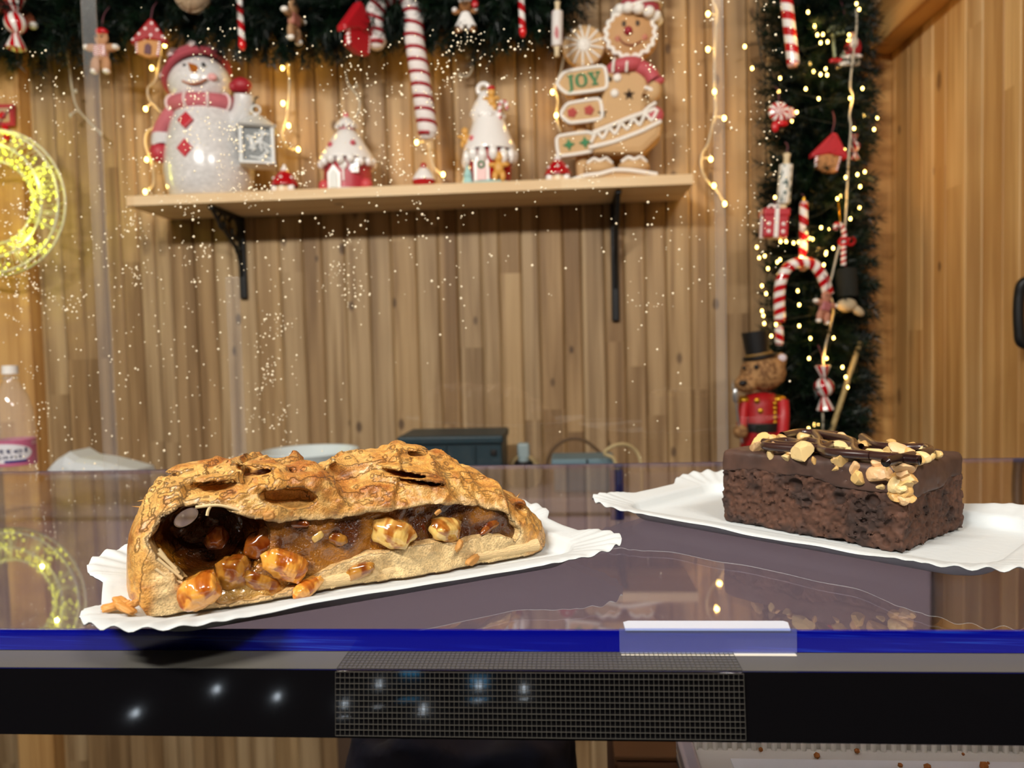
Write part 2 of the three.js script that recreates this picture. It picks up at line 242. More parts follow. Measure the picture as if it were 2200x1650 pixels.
// baking tray inside the case
{
  const yT = 1.222, A = onY(1452, 1582, yT), zb = onY(1800, 1584, yT).z, x0 = A.x, x1 = 0.34, z1 = -0.262, w = x1 - x0, d = z1 - zb;
  const t = thing('baking_tray', 'pale crumb strewn baking tray inside the case, ribbed back wall', 'tray', V((x0 + x1) / 2, yT - 0.0078, (zb + z1) / 2));
  part(t, 'tray_base', rbox(0, 0.002, 0, w, 0.004, d, 0.001), mat(0xd9d6c8, 0.35));
  const ribs = []; for (let x = -w / 2 + 0.008; x < w / 2 - 0.004; x += 0.0042) ribs.push(cyl(x, 0.0056, -d / 2 + 0.004, 0.0012, 0.0012, 0.0042, 8));
  part(t, 'back_wall', rbox(0, 0.0052, -d / 2 + 0.0015, w, 0.0055, 0.003, 0.0006), mat(0xcfccbe, 0.4)); const rb = part(t, 'ribs', ribs, mat(0xdedbcd, 0.35)); rb.userData.kind = 'stuff';
  for (const s of [-1, 1]) part(t, 'side_rim', rbox(s * (w / 2 - 0.0035), 0.005, 0, 0.007, 0.0075, d, 0.002), mat(0xd2d0d8, 0.25, { metalness: 0.5 }), 'shiny metal rim');
  const legs = []; for (const sx of [-1, 1]) for (const sz of [-1, 1]) legs.push(cyl(sx * (w / 2 - 0.01), -0.1641, sz * (d / 2 - 0.01), 0.004, 0.004, 0.3282, 10)); legs.push(rbox(0, -0.002, 0, w, 0.004, d, 0.001)); part(t, 'stand', legs, mat(0x9a9aa0, 0.3, { metalness: 0.8 }), 'metal stand');
  const pp = solo('parchment_sheet', 'greasy white parchment sheet lying in the baking tray', 'paper', rbox((x0 + x1) / 2 + 0.006, yT - 0.0033, (zb + z1) / 2 + 0.006, w - 0.03, 0.001, d - 0.014, 0.0004), mat(0xeef1ee, 0.3));
  const r = RNG(3), cr = []; for (let i = 0; i < 60; i++) { const s = 0.0006 + r() * 0.0016; cr.push(T(new THREE.IcosahedronGeometry(s, 0), x0 + 0.012 + r() * (w - 0.02), yT - 0.0028 + s * 0.5, zb + 0.006 + r() * d * 0.8, r() * 3, r() * 3, 0)); }
  const cm = solo('tray_crumbs', 'brown pastry crumbs scattered over the tray parchment', 'crumbs', cr, mat(0xa3611f, 0.7)); cm.userData.kind = 'stuff';
}
// back worktop under the shelf
{
  const w = thing('back_worktop', 'low worktop along the back wall, seen dimly through the counter', 'worktop', V(-0.45, 0, -1.6));
  part(w, 'worktop_board', rbox(0, 1.085, 0, 2.28, 0.03, 0.29, 0.004), mat(0xa39a98, 0.4)); part(w, 'front_panel', rbox(0, 0.93, 0.12, 2.26, 0.28, 0.016, 0.003), mat(0xa89ba2, 0.6), 'mauve grey front panel');
  for (const x of [-1.0, 0, 1.0]) part(w, 'leg', rbox(x, 0.535, 0.1, 0.05, 1.07, 0.05, 0.004), mat(0x4b3a2c, 0.6));
}
const WORKY = 1.10;
{ // dark cloth bag and carton inside the case
  const y0 = 0.886, a = at(752, 1610, -0.5).x, b = at(1272, 1610, -0.5).x, c = at(1436, 1610, -0.5).x, cw = (a + b) / 2, hw = (b - a) / 2;
  const f = (x, y, z) => { const k = 1 - 0.12 * sst(0.1, 0.27, y), fold = 0.006 * Math.sin(x * 95 + 3 * fbm(x * 12, y * 9, z * 9, 2) + y * 20) + (fbm(x * 28, y * 28, z * 28, 2) - 0.5) * 0.016; return Math.max(Math.hypot(Math.max(Math.abs(x) - hw * k + 0.03, 0), Math.max(Math.abs(z) - 0.02, 0)) - 0.03 + fold, Math.abs(y - 0.135) - 0.135 + fold); };
  const m = solo('navy_bag', 'dark navy cloth bag inside the case below the rail', 'bag', nets(f, [-hw - 0.02, -0.001, -0.07], [hw + 0.02, 0.285, 0.07], 0.005), mat(0x0d1426, 0.8)); m.position.set(cw, y0, -0.49);
  const t = thing('cardboard_box', 'brown cardboard box inside the case beside the navy bag', 'box', V((b + c) / 2 + 0.012, y0, -0.5)), w = c - b; part(t, 'carton', rbox(0, 0.13, 0, w, 0.26, 0.1, 0.003), mat(0x6a4424, 0.8)); part(t, 'flap', rbox(0, 0.262, 0.02, w, 0.003, 0.06, 0.001), mat(0x74502c, 0.8));
}

// ---------- paper plates ----------
// rounded rectangle tray: flat base, sloping wall, rim that flares into fluted wings at the corners
function plateGeo(hx, hz, seed) {
  const NA = 480, prof = [[0.0, 0], [0.5, 0], [0.94, 0], [1.0, 0.0003], [1.03, 0.0012]], NR = 14, P = [], I = [];
  const bx = hx - 0.021, bz = hz - 0.016, cr = 0.014;
  // outline point of the rounded rectangle base at parameter a (by length), with outward normal and corner weight
  const sx = bx - cr, sz = bz - cr, segs = [[2 * sx], [Math.PI / 2 * cr], [2 * sz], [Math.PI / 2 * cr], [2 * sx], [Math.PI / 2 * cr], [2 * sz], [Math.PI / 2 * cr]].map((s) => s[0]);
  // corners get extra samples
  const wgt = segs.map((s, i) => i % 2 ? 42 : 78 * (i % 4 === 0 ? 1.2 : 0.8)), tot = wgt.reduce((a, b) => a + b);
  const outline = (t) => {
    let q = t * tot, i = 0; while (i < 7 && q > wgt[i]) { q -= wgt[i]; i++; } const f = q / wgt[i];
    const C = [[sx, sz], [sx, -sz], [-sx, -sz], [-sx, sz]];
    if (i === 0) return [lerp(-sx, sx, f), bz, 0, 1, f]; if (i === 2) return [bx, lerp(sz, -sz, f), 1, 0, f]; if (i === 4) return [lerp(sx, -sx, f), -bz, 0, -1, f]; if (i === 6) return [-bx, lerp(-sz, sz, f), -1, 0, f];
    const c = C[(i - 1) / 2], a0 = [Math.PI / 2, 0, -Math.PI / 2, -Math.PI][(i - 1) / 2], a = a0 - f * Math.PI / 2, nx = Math.cos(a), nz = Math.sin(a); return [c[0] + cr * nx, c[1] + cr * nz, nx, nz, f, 1];
  };
  const top = [];
  for (let k = 0; k <= NR; k++) for (let j = 0; j < NA; j++) {
    const [ox, oz, nx, nz, f, corner] = outline(j / NA);
    const edgeW = corner ? 1 : 0, near = corner ? Math.sin(f * Math.PI) : 0, tail = corner ? 1 : sst(0.2, 0, Math.min(f, 1 - f));
    const cw = corner ? 0.55 + 0.45 * near : tail * 0.55; // corner weight, eases along the sides
    let x, y, z;
    if (k <= 4) { const s = prof[k][0]; x = ox * s; z = oz * s; y = prof[k][1]; if (k === 4) { x = ox + nx * 0.0016; z = oz + nz * 0.0016; } }
    else {
      const s = (k - 4) / (NR - 4), ph = corner ? f * 6 : (f < 0.5 ? f * 18 : (1 - f) * 18), wave = Math.sin(ph * Math.PI * 2) * cw * cw * s * s;
      const w1 = s < 0.3 ? s / 0.3 * 0.0034 : 0.0034, w2 = s < 0.3 ? 0 : (s - 0.3) / 0.7, out = 0.0016 + w1 + w2 * lerp(0.0118, 0.021, cw) + Math.cos(ph * Math.PI * 2) * 0.0001 * cw * s, rise = (s < 0.3 ? sst(0, 0.3, s) * 0.0052 : 0.0052) + w2 * lerp(0.0016, 0.0052, cw);
      x = ox + nx * out; z = oz + nz * out; y = 0.0012 + rise + wave * 0.001 + (fbm(ox * 30 + seed, oz * 30, s, 2) - 0.5) * 0.0022 * s - (s > 0.9 ? (s - 0.9) * 0.008 : 0);
    }
    top.push([x, y, z]);
  }
  const n = top.length; for (const p of top) P.push(p[0], p[1] + 0.0005, p[2]); for (const p of top) P.push(p[0], p[1], p[2]);
  for (let k = 0; k < NR; k++) for (let j = 0; j < NA; j++) { const a = k * NA + j, b = k * NA + (j + 1) % NA, c = a + NA, d = b + NA; I.push(a, c, b, b, c, d); I.push(a + n, b + n, c + n, b + n, d + n, c + n); }
  for (let j = 0; j < NA; j++) { const a = NR * NA + j, b = NR * NA + (j + 1) % NA; I.push(a, a + n, b, b, a + n, b + n); }
  const g = new THREE.BufferGeometry(); g.setAttribute('position', new THREE.Float32BufferAttribute(P, 3)); g.setIndex(I); g.computeVertexNormals();
  const uv = []; for (let i = 0; i < P.length; i += 3) uv.push(P[i] * 10, P[i + 2] * 10); g.setAttribute('uv', new THREE.Float32BufferAttribute(uv, 2)); return g;
}
const paperB = tex(256, 256, (u, v) => { const n = fbm(u * 40, v * 40, 1, 3); return [n, n, n]; }, false), PAPER = mat(0xcfd6d8, 0.55, { bumpMap: paperB, bumpScale: 0.00012 });
const PL = V(-0.088, TOPY + 0.0004, -0.3205), PLA = 31 * D2R, PR = V(0.1275, TOPY + 0.0004, -0.397), PRA = -42.5 * D2R;
{
  const a = solo('paper_plate', 'white fluted paper plate under the apple strudel', 'plate', plateGeo(0.104, 0.054, 1), PAPER); a.position.copy(PL); a.rotation.y = PLA;
  const b = solo('paper_plate', 'white fluted paper plate under the brownie', 'plate', plateGeo(0.106, 0.062, 9), PAPER); b.position.copy(PR); b.rotation.y = PRA;
}

// ---------- apple strudel ----------
{
  const S = thing('apple_strudel', 'slice of golden apple strudel with glossy apple filling on paper plate', 'strudel', V(PL.x, PL.y + 0.001, PL.z)); S.rotation.y = PLA; S.updateMatrixWorld(true);
  const inv = S.matrixWorld.clone().invert(), o = camera.position.clone().applyMatrix4(inv), ZF = 0.0215;
  const dirL = (px, py) => ray(px, py).transformDirection(inv);
  const face = (px, py, z = ZF) => { const d = dirL(px, py), t = (z - o.z) / d.z; return [o.x + d.x * t, o.y + d.y * t]; };
  const poly = [[395, 1262], [340, 1205], [322, 1170], [345, 1120], [385, 1098], [430, 1087], [480, 1092], [545, 1115], [610, 1122], [690, 1118], [760, 1110], [850, 1097], [920, 1086], [1000, 1082], [1050, 1093], [1095, 1108], [1118, 1140], [1112, 1165], [1085, 1150], [1040, 1152], [990, 1168], [930, 1162], [850, 1178], [780, 1195], [700, 1225], [660, 1255], [580, 1280], [480, 1298]].map((p) => face(...p));
  const pdist = (x, y) => { let d = 1e9, s = 1; for (let i = 0, j = poly.length - 1; i < poly.length; j = i++) { const [ax, ay] = poly[i], [bx, by] = poly[j], ex = bx - ax, ey = by - ay, wx = x - ax, wy = y - ay, t = clamp((wx * ex + wy * ey) / (ex * ex + ey * ey)), qx = wx - ex * t, qy = wy - ey * t; d = Math.min(d, qx * qx + qy * qy); const c1 = y >= ay, c2 = y < by, c3 = ex * wy > ey * wx; if ((c1 && c2 && c3) || (!c1 && !c2 && !c3)) s = -s; } return s * Math.sqrt(d); };
  const hts = [[-0.092, 0.041], [-0.075, 0.046], [-0.05, 0.049], [-0.025, 0.0475], [-0.015, 0.0445], [0.0, 0.046], [0.02, 0.0465], [0.04, 0.0435], [0.055, 0.037], [0.07, 0.029], [0.09, 0.022]];
  const ht = (u) => { for (let i = 1; i < hts.length; i++) if (u <= hts[i][0]) { const a = hts[i - 1], b = hts[i], t = clamp((u - a[0]) / (b[0] - a[0])); return lerp(a[1], b[1], t * t * (3 - 2 * t)); } return 0.022; };
  const dome = (x, y, z) => { // z forward: v = -z
    let e = 1; const uc = x + 0.003; if (uc < -0.066) e = Math.sqrt(Math.max(0.0004, 1 - ((-uc - 0.066) / 0.0225) ** 2)); if (uc > 0.05) e = Math.sqrt(Math.max(0.0004, 1 - ((uc - 0.05) / 0.041) ** 2));
    const h = ht(x) * Math.pow(e, 0.62) + 0.001, a = 0.0345 * Math.pow(e, x < 0 ? 0.5 : 0.75) + 0.001, q = Math.pow(Math.pow(Math.abs((z + 0.0085) / a), 2.5) + Math.pow(Math.abs(y / h), 2.5), 1 / 2.5);
    return (q - 1) * Math.min(a, h) * 0.85;
  };
  const hit = (px, py) => { const d = dirL(px, py), p = o.clone(); p.addScaledVector(d, 0.18); let best = 1e9; const bp = p.clone(); for (let i = 0; i < 400; i++) { const f = dome(p.x, p.y, p.z); if (f < best) { best = f; bp.copy(p); } if (f < 0.0004) break; p.addScaledVector(d, clamp(f * 0.6, 0.0005, 0.002)); } const ax = V(bp.x * 0.97, 0.02, -0.0085); for (let i = 0; i < 60 && dome(bp.x, bp.y, bp.z) > 0.0004; i++) bp.lerp(ax, 0.03); return bp; };
  // slits and folds of the braided top: pocket centre, half length and half height in photo pixels, tilt
  const pockets = [[450, 1046, 52, 10, 0.06], [560, 1008, 64, 5, -0.2], [622, 1068, 56, 21, -0.15, 1.3], [748, 1016, 56, 27, 0.25, 1.45], [885, 974, 56, 8, -0.1], [1037, 1024, 33, 22, -0.35, 1.3], [868, 1018, 76, 5, -0.24], [905, 1036, 60, 3.5, -0.2], [1125, 1095, 18, 11, -0.6], [400, 1006, 56, 4, 0.12]].map(([x, y, a, b, r, w = 1]) => { const p = hit(x, y); return { p, w, a: a * 0.000185, b: b * 0.00021, c: Math.cos(r), s: Math.sin(r) }; });
  const lipF = (x, y, z) => { let v = 0, cut = 0; for (const k of pockets) { const dx = x - k.p.x, dy = y - k.p.y, dz = z - k.p.z, a = dx * k.c + dy * k.s, b = -dx * k.s + dy * k.c; const q = Math.hypot(a / k.a, b / k.b, dz / 0.0065); cut = Math.max(cut, k.w * (1 - sst(0.55, 1.15, q))); const l = Math.hypot(a / (k.a * 1.2), (b - k.b * 1.5) / (k.b * 1.3 + 0.001), dz / 0.009); v = Math.max(v, 1 - sst(0.2, 1.1, l)); } return [v, cut]; };
  const relief = (x, y, z) => {
    const ph = x * 46 + z * 20 + y * 10 + 1.4 * fbm(x * 60, y * 60, z * 60, 2), s = ph - Math.floor(ph), saw = s * s * (1 - sst(0.9, 1, s));
    const fine = (fbm(x * 430, y * 430, z * 430, 2) - 0.5) * 0.0016, lam = (vn(x * 90 + z * 60, y * 420, z * 260) - 0.5) * 0.0005, bl = (fbm(x * 130, y * 130, z * 130, 3) - 0.5) * 0.003 + (vn(x * 48 + 7, y * 48, z * 48) - 0.5) * 0.0048;
    const [l, c] = lipF(x, y, z); return 0.0022 * saw + lam + fine + bl + l * 0.0028 - c * 0.0088;
  };
  const outer = (x, y, z) => { const d = dome(x, y, z); return Math.abs(d) > 0.012 ? d : d - relief(x, y, z); };
  const inner = (x, y, z) => { const tp = sst(ZF, -0.03, z); return Math.max(pdist(x, y - (x < -0.03 ? 0 : 0.002 * tp)) + tp * 0.004 + (vn(x * 260, y * 260, z * 260) - 0.5) * 0.0022, -(z + 0.031)); };
  const hole = face(400, 1112), hole3 = (x, y, z) => { const t = (z - ZF) / 0.055; const d = dirL(400, 1112); const k = (z - o.z) / d.z; return Math.hypot((x - (o.x + d.x * k)) / 1.4, y - (o.y + d.y * k) - (x - (o.x + d.x * k)) * 0.35) - 0.0033; };
  const crust = (x, y, z) => {
    const jag = (fbm(x * 180, y * 180, 4, 2) - 0.5) * 0.003; let d = Math.max(outer(x, y, z), z - ZF - jag - 0.0012 * Math.sin(x * 90), -y + 0.0006 - 0.0);
    d = Math.max(d, -inner(x, y, z), -hole3(x, y, z)); return d;
  };
  const GOLD_ = [0.73, 0.37, 0.082], BRN = [0.42, 0.14, 0.023], CRM = [0.78, 0.59, 0.31], PAT = [0.82, 0.53, 0.18];
  const crustCol = (x, y, z, nx, ny, nz) => {
    const d0 = dome(x, y, z), n = fbm(x * 75, y * 75, z * 75, 3), m = fbm(x * 30 + 4, y * 30, z * 30, 2), f = vn(x * 900, y * 900, z * 900), g2 = fbm(x * 260, y * 260, z * 260, 2), st = vn(x * 70 + z * 40, y * 700, z * 300), [, cut] = lipF(x, y, z);
    let c = mix3(GOLD_, BRN, clamp(sst(0.42, 0.72, n) * 0.75 + 0.2 * sst(0.55, 0.8, st) + 0.55 * sst(0.56, 0.74, g2))); c = mix3(c, PAT, 0.6 * sst(0.46, 0.3, g2)); c = mix3(c, PAT, 0.6 * sst(0.5, 0.7, m) * sst(0.35, 0.6, 1 - n)); c = mix3(c, BRN, 0.45 * Math.min(cut, 1));
    const cutFace = sst(ZF - 0.0045, ZF - 0.0015, z) * sst(0.35, 0.75, nz), inside = sst(0.003, 0.0005, inner(x, y, z));
    const cream = mix3(CRM, [0.66, 0.41, 0.15], clamp(0.4 * sst(0.58, 0.75, n) + 0.2 * sst(0.6, 0.85, st)));
    c = mix3(c, cream, clamp(cutFace * sst(-0.0006, -0.0032, d0)));
    if (inside > 0) c = mix3(c, mix3([0.5, 0.26, 0.07], CRM, x > -0.015 && y < 0.02 ? 0.9 : y > 0.02 ? 0.65 : 0.4 + 0.4 * st), inside * 0.85);
    const k = 0.86 + 0.28 * f; return [c[0] * k, c[1] * k, c[2] * k];
  };
  const flake = tex(512, 512, (u, v) => { const a = fbm(u * 22, v * 46, 2, 2), b = fbm(u * 90, v * 90, 5, 3), q = clamp(0.7 + 0.14 * a + 0.3 * b); return [q, q * 0.985, q * 0.95]; });
  part(S, 'pastry_crust', nets(crust, [-0.096, -0.001, -0.047], [0.09, 0.056, 0.026], 0.00085, crustCol, 22), mat(0xffffff, 0.5, { vertexColors: true, map: flake, bumpMap: flake, bumpScale: 0.0005, clearcoat: 0.32, clearcoatRoughness: 0.3 }), 'golden flaky crust');
  // filling: dark glossy apple syrup inside the crust, hollow at the left
  const cav = [face(455, 1170), face(400, 1130)];
  const fill = (x, y, z) => {
    const n = (fbm(x * 120, y * 120, z * 120, 3) - 0.5); let d = Math.max(inner(x, y, z) - 0.0016, z - ZF + 0.0035 + n * 0.006 + 0.002 * sst(-0.01, 0.03, x));
    const q = Math.hypot((x - cav[0][0]) / 0.0215, (y - cav[0][1]) / 0.0165, (z - ZF) / 0.036) - 1; d = smax(d, -q * 0.016 + n * 0.003, 0.002); return Math.max(d, -hole3(x, y, z), dome(x, y, z) + 0.004);
  };
  const fillCol = (x, y, z) => { const n = fbm(x * 95, y * 95, z * 95, 3), b = face(680, 1270)[0]; let c = mix3([0.075, 0.018, 0.002], [0.36, 0.135, 0.012], sst(0.42, 0.68, n)); c = mix3(c, [0.5, 0.3, 0.075], sst(0.012, 0.004, y) * 0.75); return c; };
  part(S, 'apple_filling', nets(fill, [-0.09, 0, -0.036], [0.075, 0.042, 0.024], 0.0009, fillCol, 20), mat(0xffffff, 0.14, { vertexColors: true, clearcoat: 1, clearcoatRoughness: 0.05, bumpMap: flake, bumpScale: 0.0009 }), 'dark glossy apple syrup');
  // apple pieces and almond flakes on the cut face: px, py, half width, half height, colour, depth offset
  const chunk = (x, y, z, rx, ry, rz, seed, rough = 0.55) => { const g = mergeVertices(new THREE.IcosahedronGeometry(1, 5).deleteAttribute('uv').deleteAttribute('normal')), p = g.attributes.position, v = V(); for (let i = 0; i < p.count; i++) { v.fromBufferAttribute(p, i); const m = Math.max(Math.abs(v.x), Math.abs(v.y), Math.abs(v.z)), k = lerp(1, 1 / m, 0.22) * (1 + rough * (fbm(v.x * 1.7 + seed * 3.1, v.y * 1.7, v.z * 1.7 + seed, 3) - 0.5)); p.setXYZ(i, v.x * k * rx, v.y * k * ry, v.z * k * rz); } g.computeVertexNormals(); { const q = []; for (let i = 0; i < p.count; i++) q.push(p.getX(i) * 55 + seed * 0.37, p.getY(i) * 55 + p.getZ(i) * 30); g.setAttribute('uv', new THREE.Float32BufferAttribute(q, 2)); } const a = seed * 2.3; g.rotateZ(Math.sin(a) * 0.5); g.rotateY(Math.cos(a) * 0.6); return g.translate(x, y, z); };
  const appT = tex(128, 128, (u, v) => { const n = fbm(u * 5, v * 5, 3, 3), f = fbm(u * 22, v * 9, 6, 2); return mix3([1, 0.96, 0.84], [0.66, 0.42, 0.22], clamp(sst(0.45, 0.72, n) * 0.85 + 0.4 * (f - 0.45))); });
  const AM = { pale: mat([0.86, 0.64, 0.25], 0.15, { map: appT, clearcoat: 1, clearcoatRoughness: 0.05, transmission: 0.15, thickness: 0.01 }), amber: mat([0.78, 0.4, 0.085], 0.18, { map: appT, bumpMap: appT, bumpScale: 0.0006, clearcoat: 1, clearcoatRoughness: 0.06 }), dull: mat([0.38, 0.19, 0.035], 0.2, { map: appT, clearcoat: 1, clearcoatRoughness: 0.06 }), dark: mat([0.24, 0.07, 0.01], 0.2, { map: appT, clearcoat: 1, clearcoatRoughness: 0.06 }), crumb: mat([0.5, 0.24, 0.06], 0.7) };
  [[430, 1270, 42, 36, 'amber', 0.002], [612, 1213, 52, 32, 'amber', -0.003], [662, 1262, 42, 17, 'amber', 0.001], [500, 1228, 34, 36, 'dull', -0.007], [465, 1155, 22, 26, 'dark', -0.02], [570, 1165, 42, 30, 'dark', -0.01], [842, 1143, 52, 34, 'pale', -0.003], [958, 1138, 42, 31, 'pale', -0.004], [682, 1152, 15, 10, 'pale', -0.004], [725, 1158, 22, 15, 'dull', -0.005], [905, 1140, 12, 22, 'dark', -0.007], [770, 1228, 38, 16, 'dull', -0.001], [560, 1250, 48, 20, 'dull', -0.005], [1055, 1128, 42, 11, 'dark', -0.005], [640, 1125, 26, 9, 'dark', -0.004]].forEach(([px, py, w, h, m, dz], i) => { const [x, y] = face(px, py, ZF + dz), s = 0.00018; part(S, 'apple_piece', chunk(x, Math.max(y, h * s * 0.9), ZF + dz, w * s, h * s, Math.min(w, h) * s * 1.0, i + 1), AM[m]); });
  [[985, 1172, 7, 15], [1015, 1203, 22, 10], [578, 1107, 12, 9], [650, 1283, 12, 7], [940, 1100, 10, 5]].forEach(([px, py, w, h], i) => { const [x, y] = face(px, py, ZF + 0.002), s = 0.00018; part(S, 'crumb', chunk(x, Math.max(y, h * s), ZF + 0.0025, w * s, h * s, h * s, i + 21, 0.8), AM.crumb); });
  // bottom dough layers at the right, seen as a pale seam
  const seam = [[680, 1262], [780, 1243], [880, 1222], [980, 1203], [1080, 1188], [1160, 1172]].map((p) => { const [x, y] = face(...p); return V(x, Math.max(y, 0.0035), ZF - 0.0026); }); part(S, 'dough_layer', tube(seam, 0.0027, 60, 10), mat([0.72, 0.52, 0.26], 0.7, { bumpMap: flake, bumpScale: 0.0006 }), 'pale bottom dough');
  // loose shards of crust
  const r = RNG(9), shard = (p, l, w, a) => T(new THREE.ConeGeometry(w, l, 4).scale(1, 1, 0.35), p.x, p.y, p.z, 0.2, 0.3, a);
  [[918, 965, 26, 5, 0.15], [936, 968, 20, 6, -0.5], [292, 1043, 30, 4, 1.25], [300, 1038, 20, 4, 1.5], [480, 1062, 14, 4, -0.3], [585, 1108, 20, 6, 2.9], [1140, 1050, 14, 4, -0.8], [440, 1075, 16, 3, 1.2]].forEach(([px, py, l, w, a]) => { const p = hit(px, py + 6); p.y += 0.001; part(S, 'crust_shard', shard(p, l * 0.00022, w * 0.00013, a), mat([0.7, 0.38, 0.11], 0.55)); });
  // flaky lamellae in the left wall of the cut
  [[[392, 1244], [372, 1228], [338, 1200]], [[384, 1232], [366, 1212], [340, 1188]], [[395, 1254], [366, 1244], [334, 1222]], [[378, 1222], [360, 1204], [342, 1180]], [[420, 1090], [470, 1086], [520, 1098]], [[445, 1108], [447, 1098], [452, 1088]]].forEach((l) => part(S, 'dough_lamella', tube(l.map((p) => { const [x, y] = face(p[0], p[1], ZF - 0.001); return V(x, y, ZF - 0.0014); }), 0.0006, 24, 6), mat([0.74, 0.57, 0.31], 0.6)));
  const fl = thing('loose_pastry_flakes', 'orange brown pastry flakes lying at the left tip of the strudel plate', 'crumbs', V(0, 0, 0)); fl.userData.kind = 'stuff';
  part(fl, 'flake', [[262, 1297], [245, 1303], [280, 1300], [268, 1306], [252, 1299]].map(([x, y], i) => { const p = onY(x, y, TOPY + 0.0115); return chunk(p.x, p.y, p.z, 0.0038, 0.0013, 0.002, i + 40, 0.9); }), mat([0.6, 0.27, 0.06], 0.55));
}

// ---------- brownie ----------
{
  const A = V(0.0815, 0, -0.410), B = V(0.1457, 0, -0.3413), L = 0.094, W = 0.066, H = 0.038, mid = A.clone().lerp(B, 0.5), dx = B.clone().sub(A).normalize(), back = V(dx.z, 0, -dx.x); mid.addScaledVector(back, W / 2);
  const N = thing('brownie', 'thick chocolate brownie topped with nuts and chocolate drizzle', 'brownie', V(mid.x, TOPY + 0.0016, mid.z)); N.rotation.y = Math.atan2(-dx.z, dx.x);
  N.updateMatrixWorld(true); const inv = N.matrixWorld.clone().invert(), hl = L / 2, hw = W / 2, FR = H - 0.0095;
  const rb = (x, y, z, r) => { const qx = Math.abs(x) - hl + r, qy = Math.abs(y - H / 2) - H / 2 + r, qz = Math.abs(z) - hw + r; return Math.hypot(Math.max(qx, 0), Math.max(qy, 0), Math.max(qz, 0)) + Math.min(Math.max(qx, qy, qz), 0) - r; };
  const r = RNG(31), holes = Array.from({ length: 150 }, () => { const s = r() < 0.65 ? 1 : 2, t = (r() - 0.5); return [s === 1 ? t * L : hl, 0.002 + r() * (FR - 0.002), s === 1 ? hw : t * W, 0.0004 + r() * r() * 0.0021]; });
  holes.push([-0.004, 0.0235, hw, 0.0036], [0.018, 0.02, hw, 0.0028], [0.034, 0.0215, hw, 0.0028], [-0.0255, 0.018, hw, 0.002], [-0.018, 0.0165, hw, 0.0018], [0.03, 0.005, hw, 0.0019], [hl, 0.019, 0.006, 0.0022]);
  const seamY = (x, z) => FR + (fbm(x * 60, 3, z * 60, 2) - 0.5) * 0.006 - 0.006 * sst(-0.01, 0.03, x) * 0.5;
  const cake = (x, y, z) => { let d = rb(x, y, z, 0.0022); if (d > 0.004 || d < -0.007) return Math.max(d, y - seamY(x, z)); d -= (fbm(x * 560, y * 560, z * 560, 3) - 0.5) * 0.0042 + (fbm(x * 100, y * 100, z * 100, 2) - 0.5) * 0.0022; for (const h of holes) { const e = h[3] - Math.hypot((x - h[0]) * 0.85, y - h[1], z - h[2]); if (e > d) d = e; } return Math.max(d, y - seamY(x, z)); };
  const cakeCol = (x, y, z) => { const n = fbm(x * 110, y * 110, z * 110, 3), f = vn(x * 800, y * 800, z * 800); const c = mix3([0.082, 0.035, 0.02], [0.036, 0.018, 0.013], sst(0.42, 0.68, n)), k = 0.65 + 0.75 * f; return [c[0] * k, c[1] * k, c[2] * k]; };
  part(N, 'cake_crumb', nets(cake, [-hl - 0.004, -0.001, -hw - 0.004], [hl + 0.004, H, hw + 0.004], 0.00075, cakeCol), mat(0xffffff, 0.8, { vertexColors: true }), 'moist dark chocolate crumb');
  const fudge = (x, y, z) => { let d = rb(x, y, z, 0.003); if (Math.abs(d) < 0.004) d -= (fbm(x * 200, y * 200, z * 200, 3) - 0.5) * 0.0012 + (fbm(x * 45, y * 45, z * 45, 2) - 0.5) * 0.003; for (let i = 0; i < 24; i++) { const h = holes[i]; const e = h[3] * 0.45 - Math.hypot(x - h[0], y - h[1] - 0.012, z - h[2]); if (e > d) d = e; } return Math.max(d, seamY(x, z) - 0.0008 - y); };
  part(N, 'fudge_layer', nets(fudge, [-hl - 0.004, FR - 0.01, -hw - 0.004], [hl + 0.004, H + 0.004, hw + 0.004], 0.0009, (x, y, z) => { const f = vn(x * 500, y * 500, z * 500), n = fbm(x * 70, y * 70, z * 70, 2); return mix3([0.085, 0.042, 0.029], [0.058, 0.029, 0.021], sst(0.4, 0.7, n)).map((q) => q * (0.85 + 0.3 * f)); }), mat(0xffffff, 0.55, { vertexColors: true }), 'smooth fudge layer');
  const toL = (px, py, h) => { const p = onY(px, py, N.position.y + H + h).applyMatrix4(inv); return p; };
  const nutM = [mat([0.8, 0.6, 0.28], 0.4), mat([0.74, 0.5, 0.19], 0.4), mat([0.78, 0.5, 0.25], 0.45), mat([0.68, 0.41, 0.14], 0.45)];
  const nutGeo = (w, h, d, seed) => { const g = mergeVertices(new THREE.IcosahedronGeometry(1, 3).deleteAttribute('uv').deleteAttribute('normal')), p = g.attributes.position, v = V(), q = RNG(seed), pl = Array.from({ length: 7 }, () => [V(q() - 0.5, q() - 0.5, q() - 0.5).normalize(), 0.5 + q() * 0.35]); for (let i = 0; i < p.count; i++) { v.fromBufferAttribute(p, i); for (const [n, c] of pl) { const t = v.dot(n) - c; if (t > 0) v.addScaledVector(n, -t); } v.multiplyScalar(1 + 0.12 * (vn(v.x * 3 + seed, v.y * 3, v.z * 3) - 0.5)); p.setXYZ(i, v.x * w, v.y * h, v.z * d); } g.computeVertexNormals(); return toCreasedNormals(g, 0.7); };
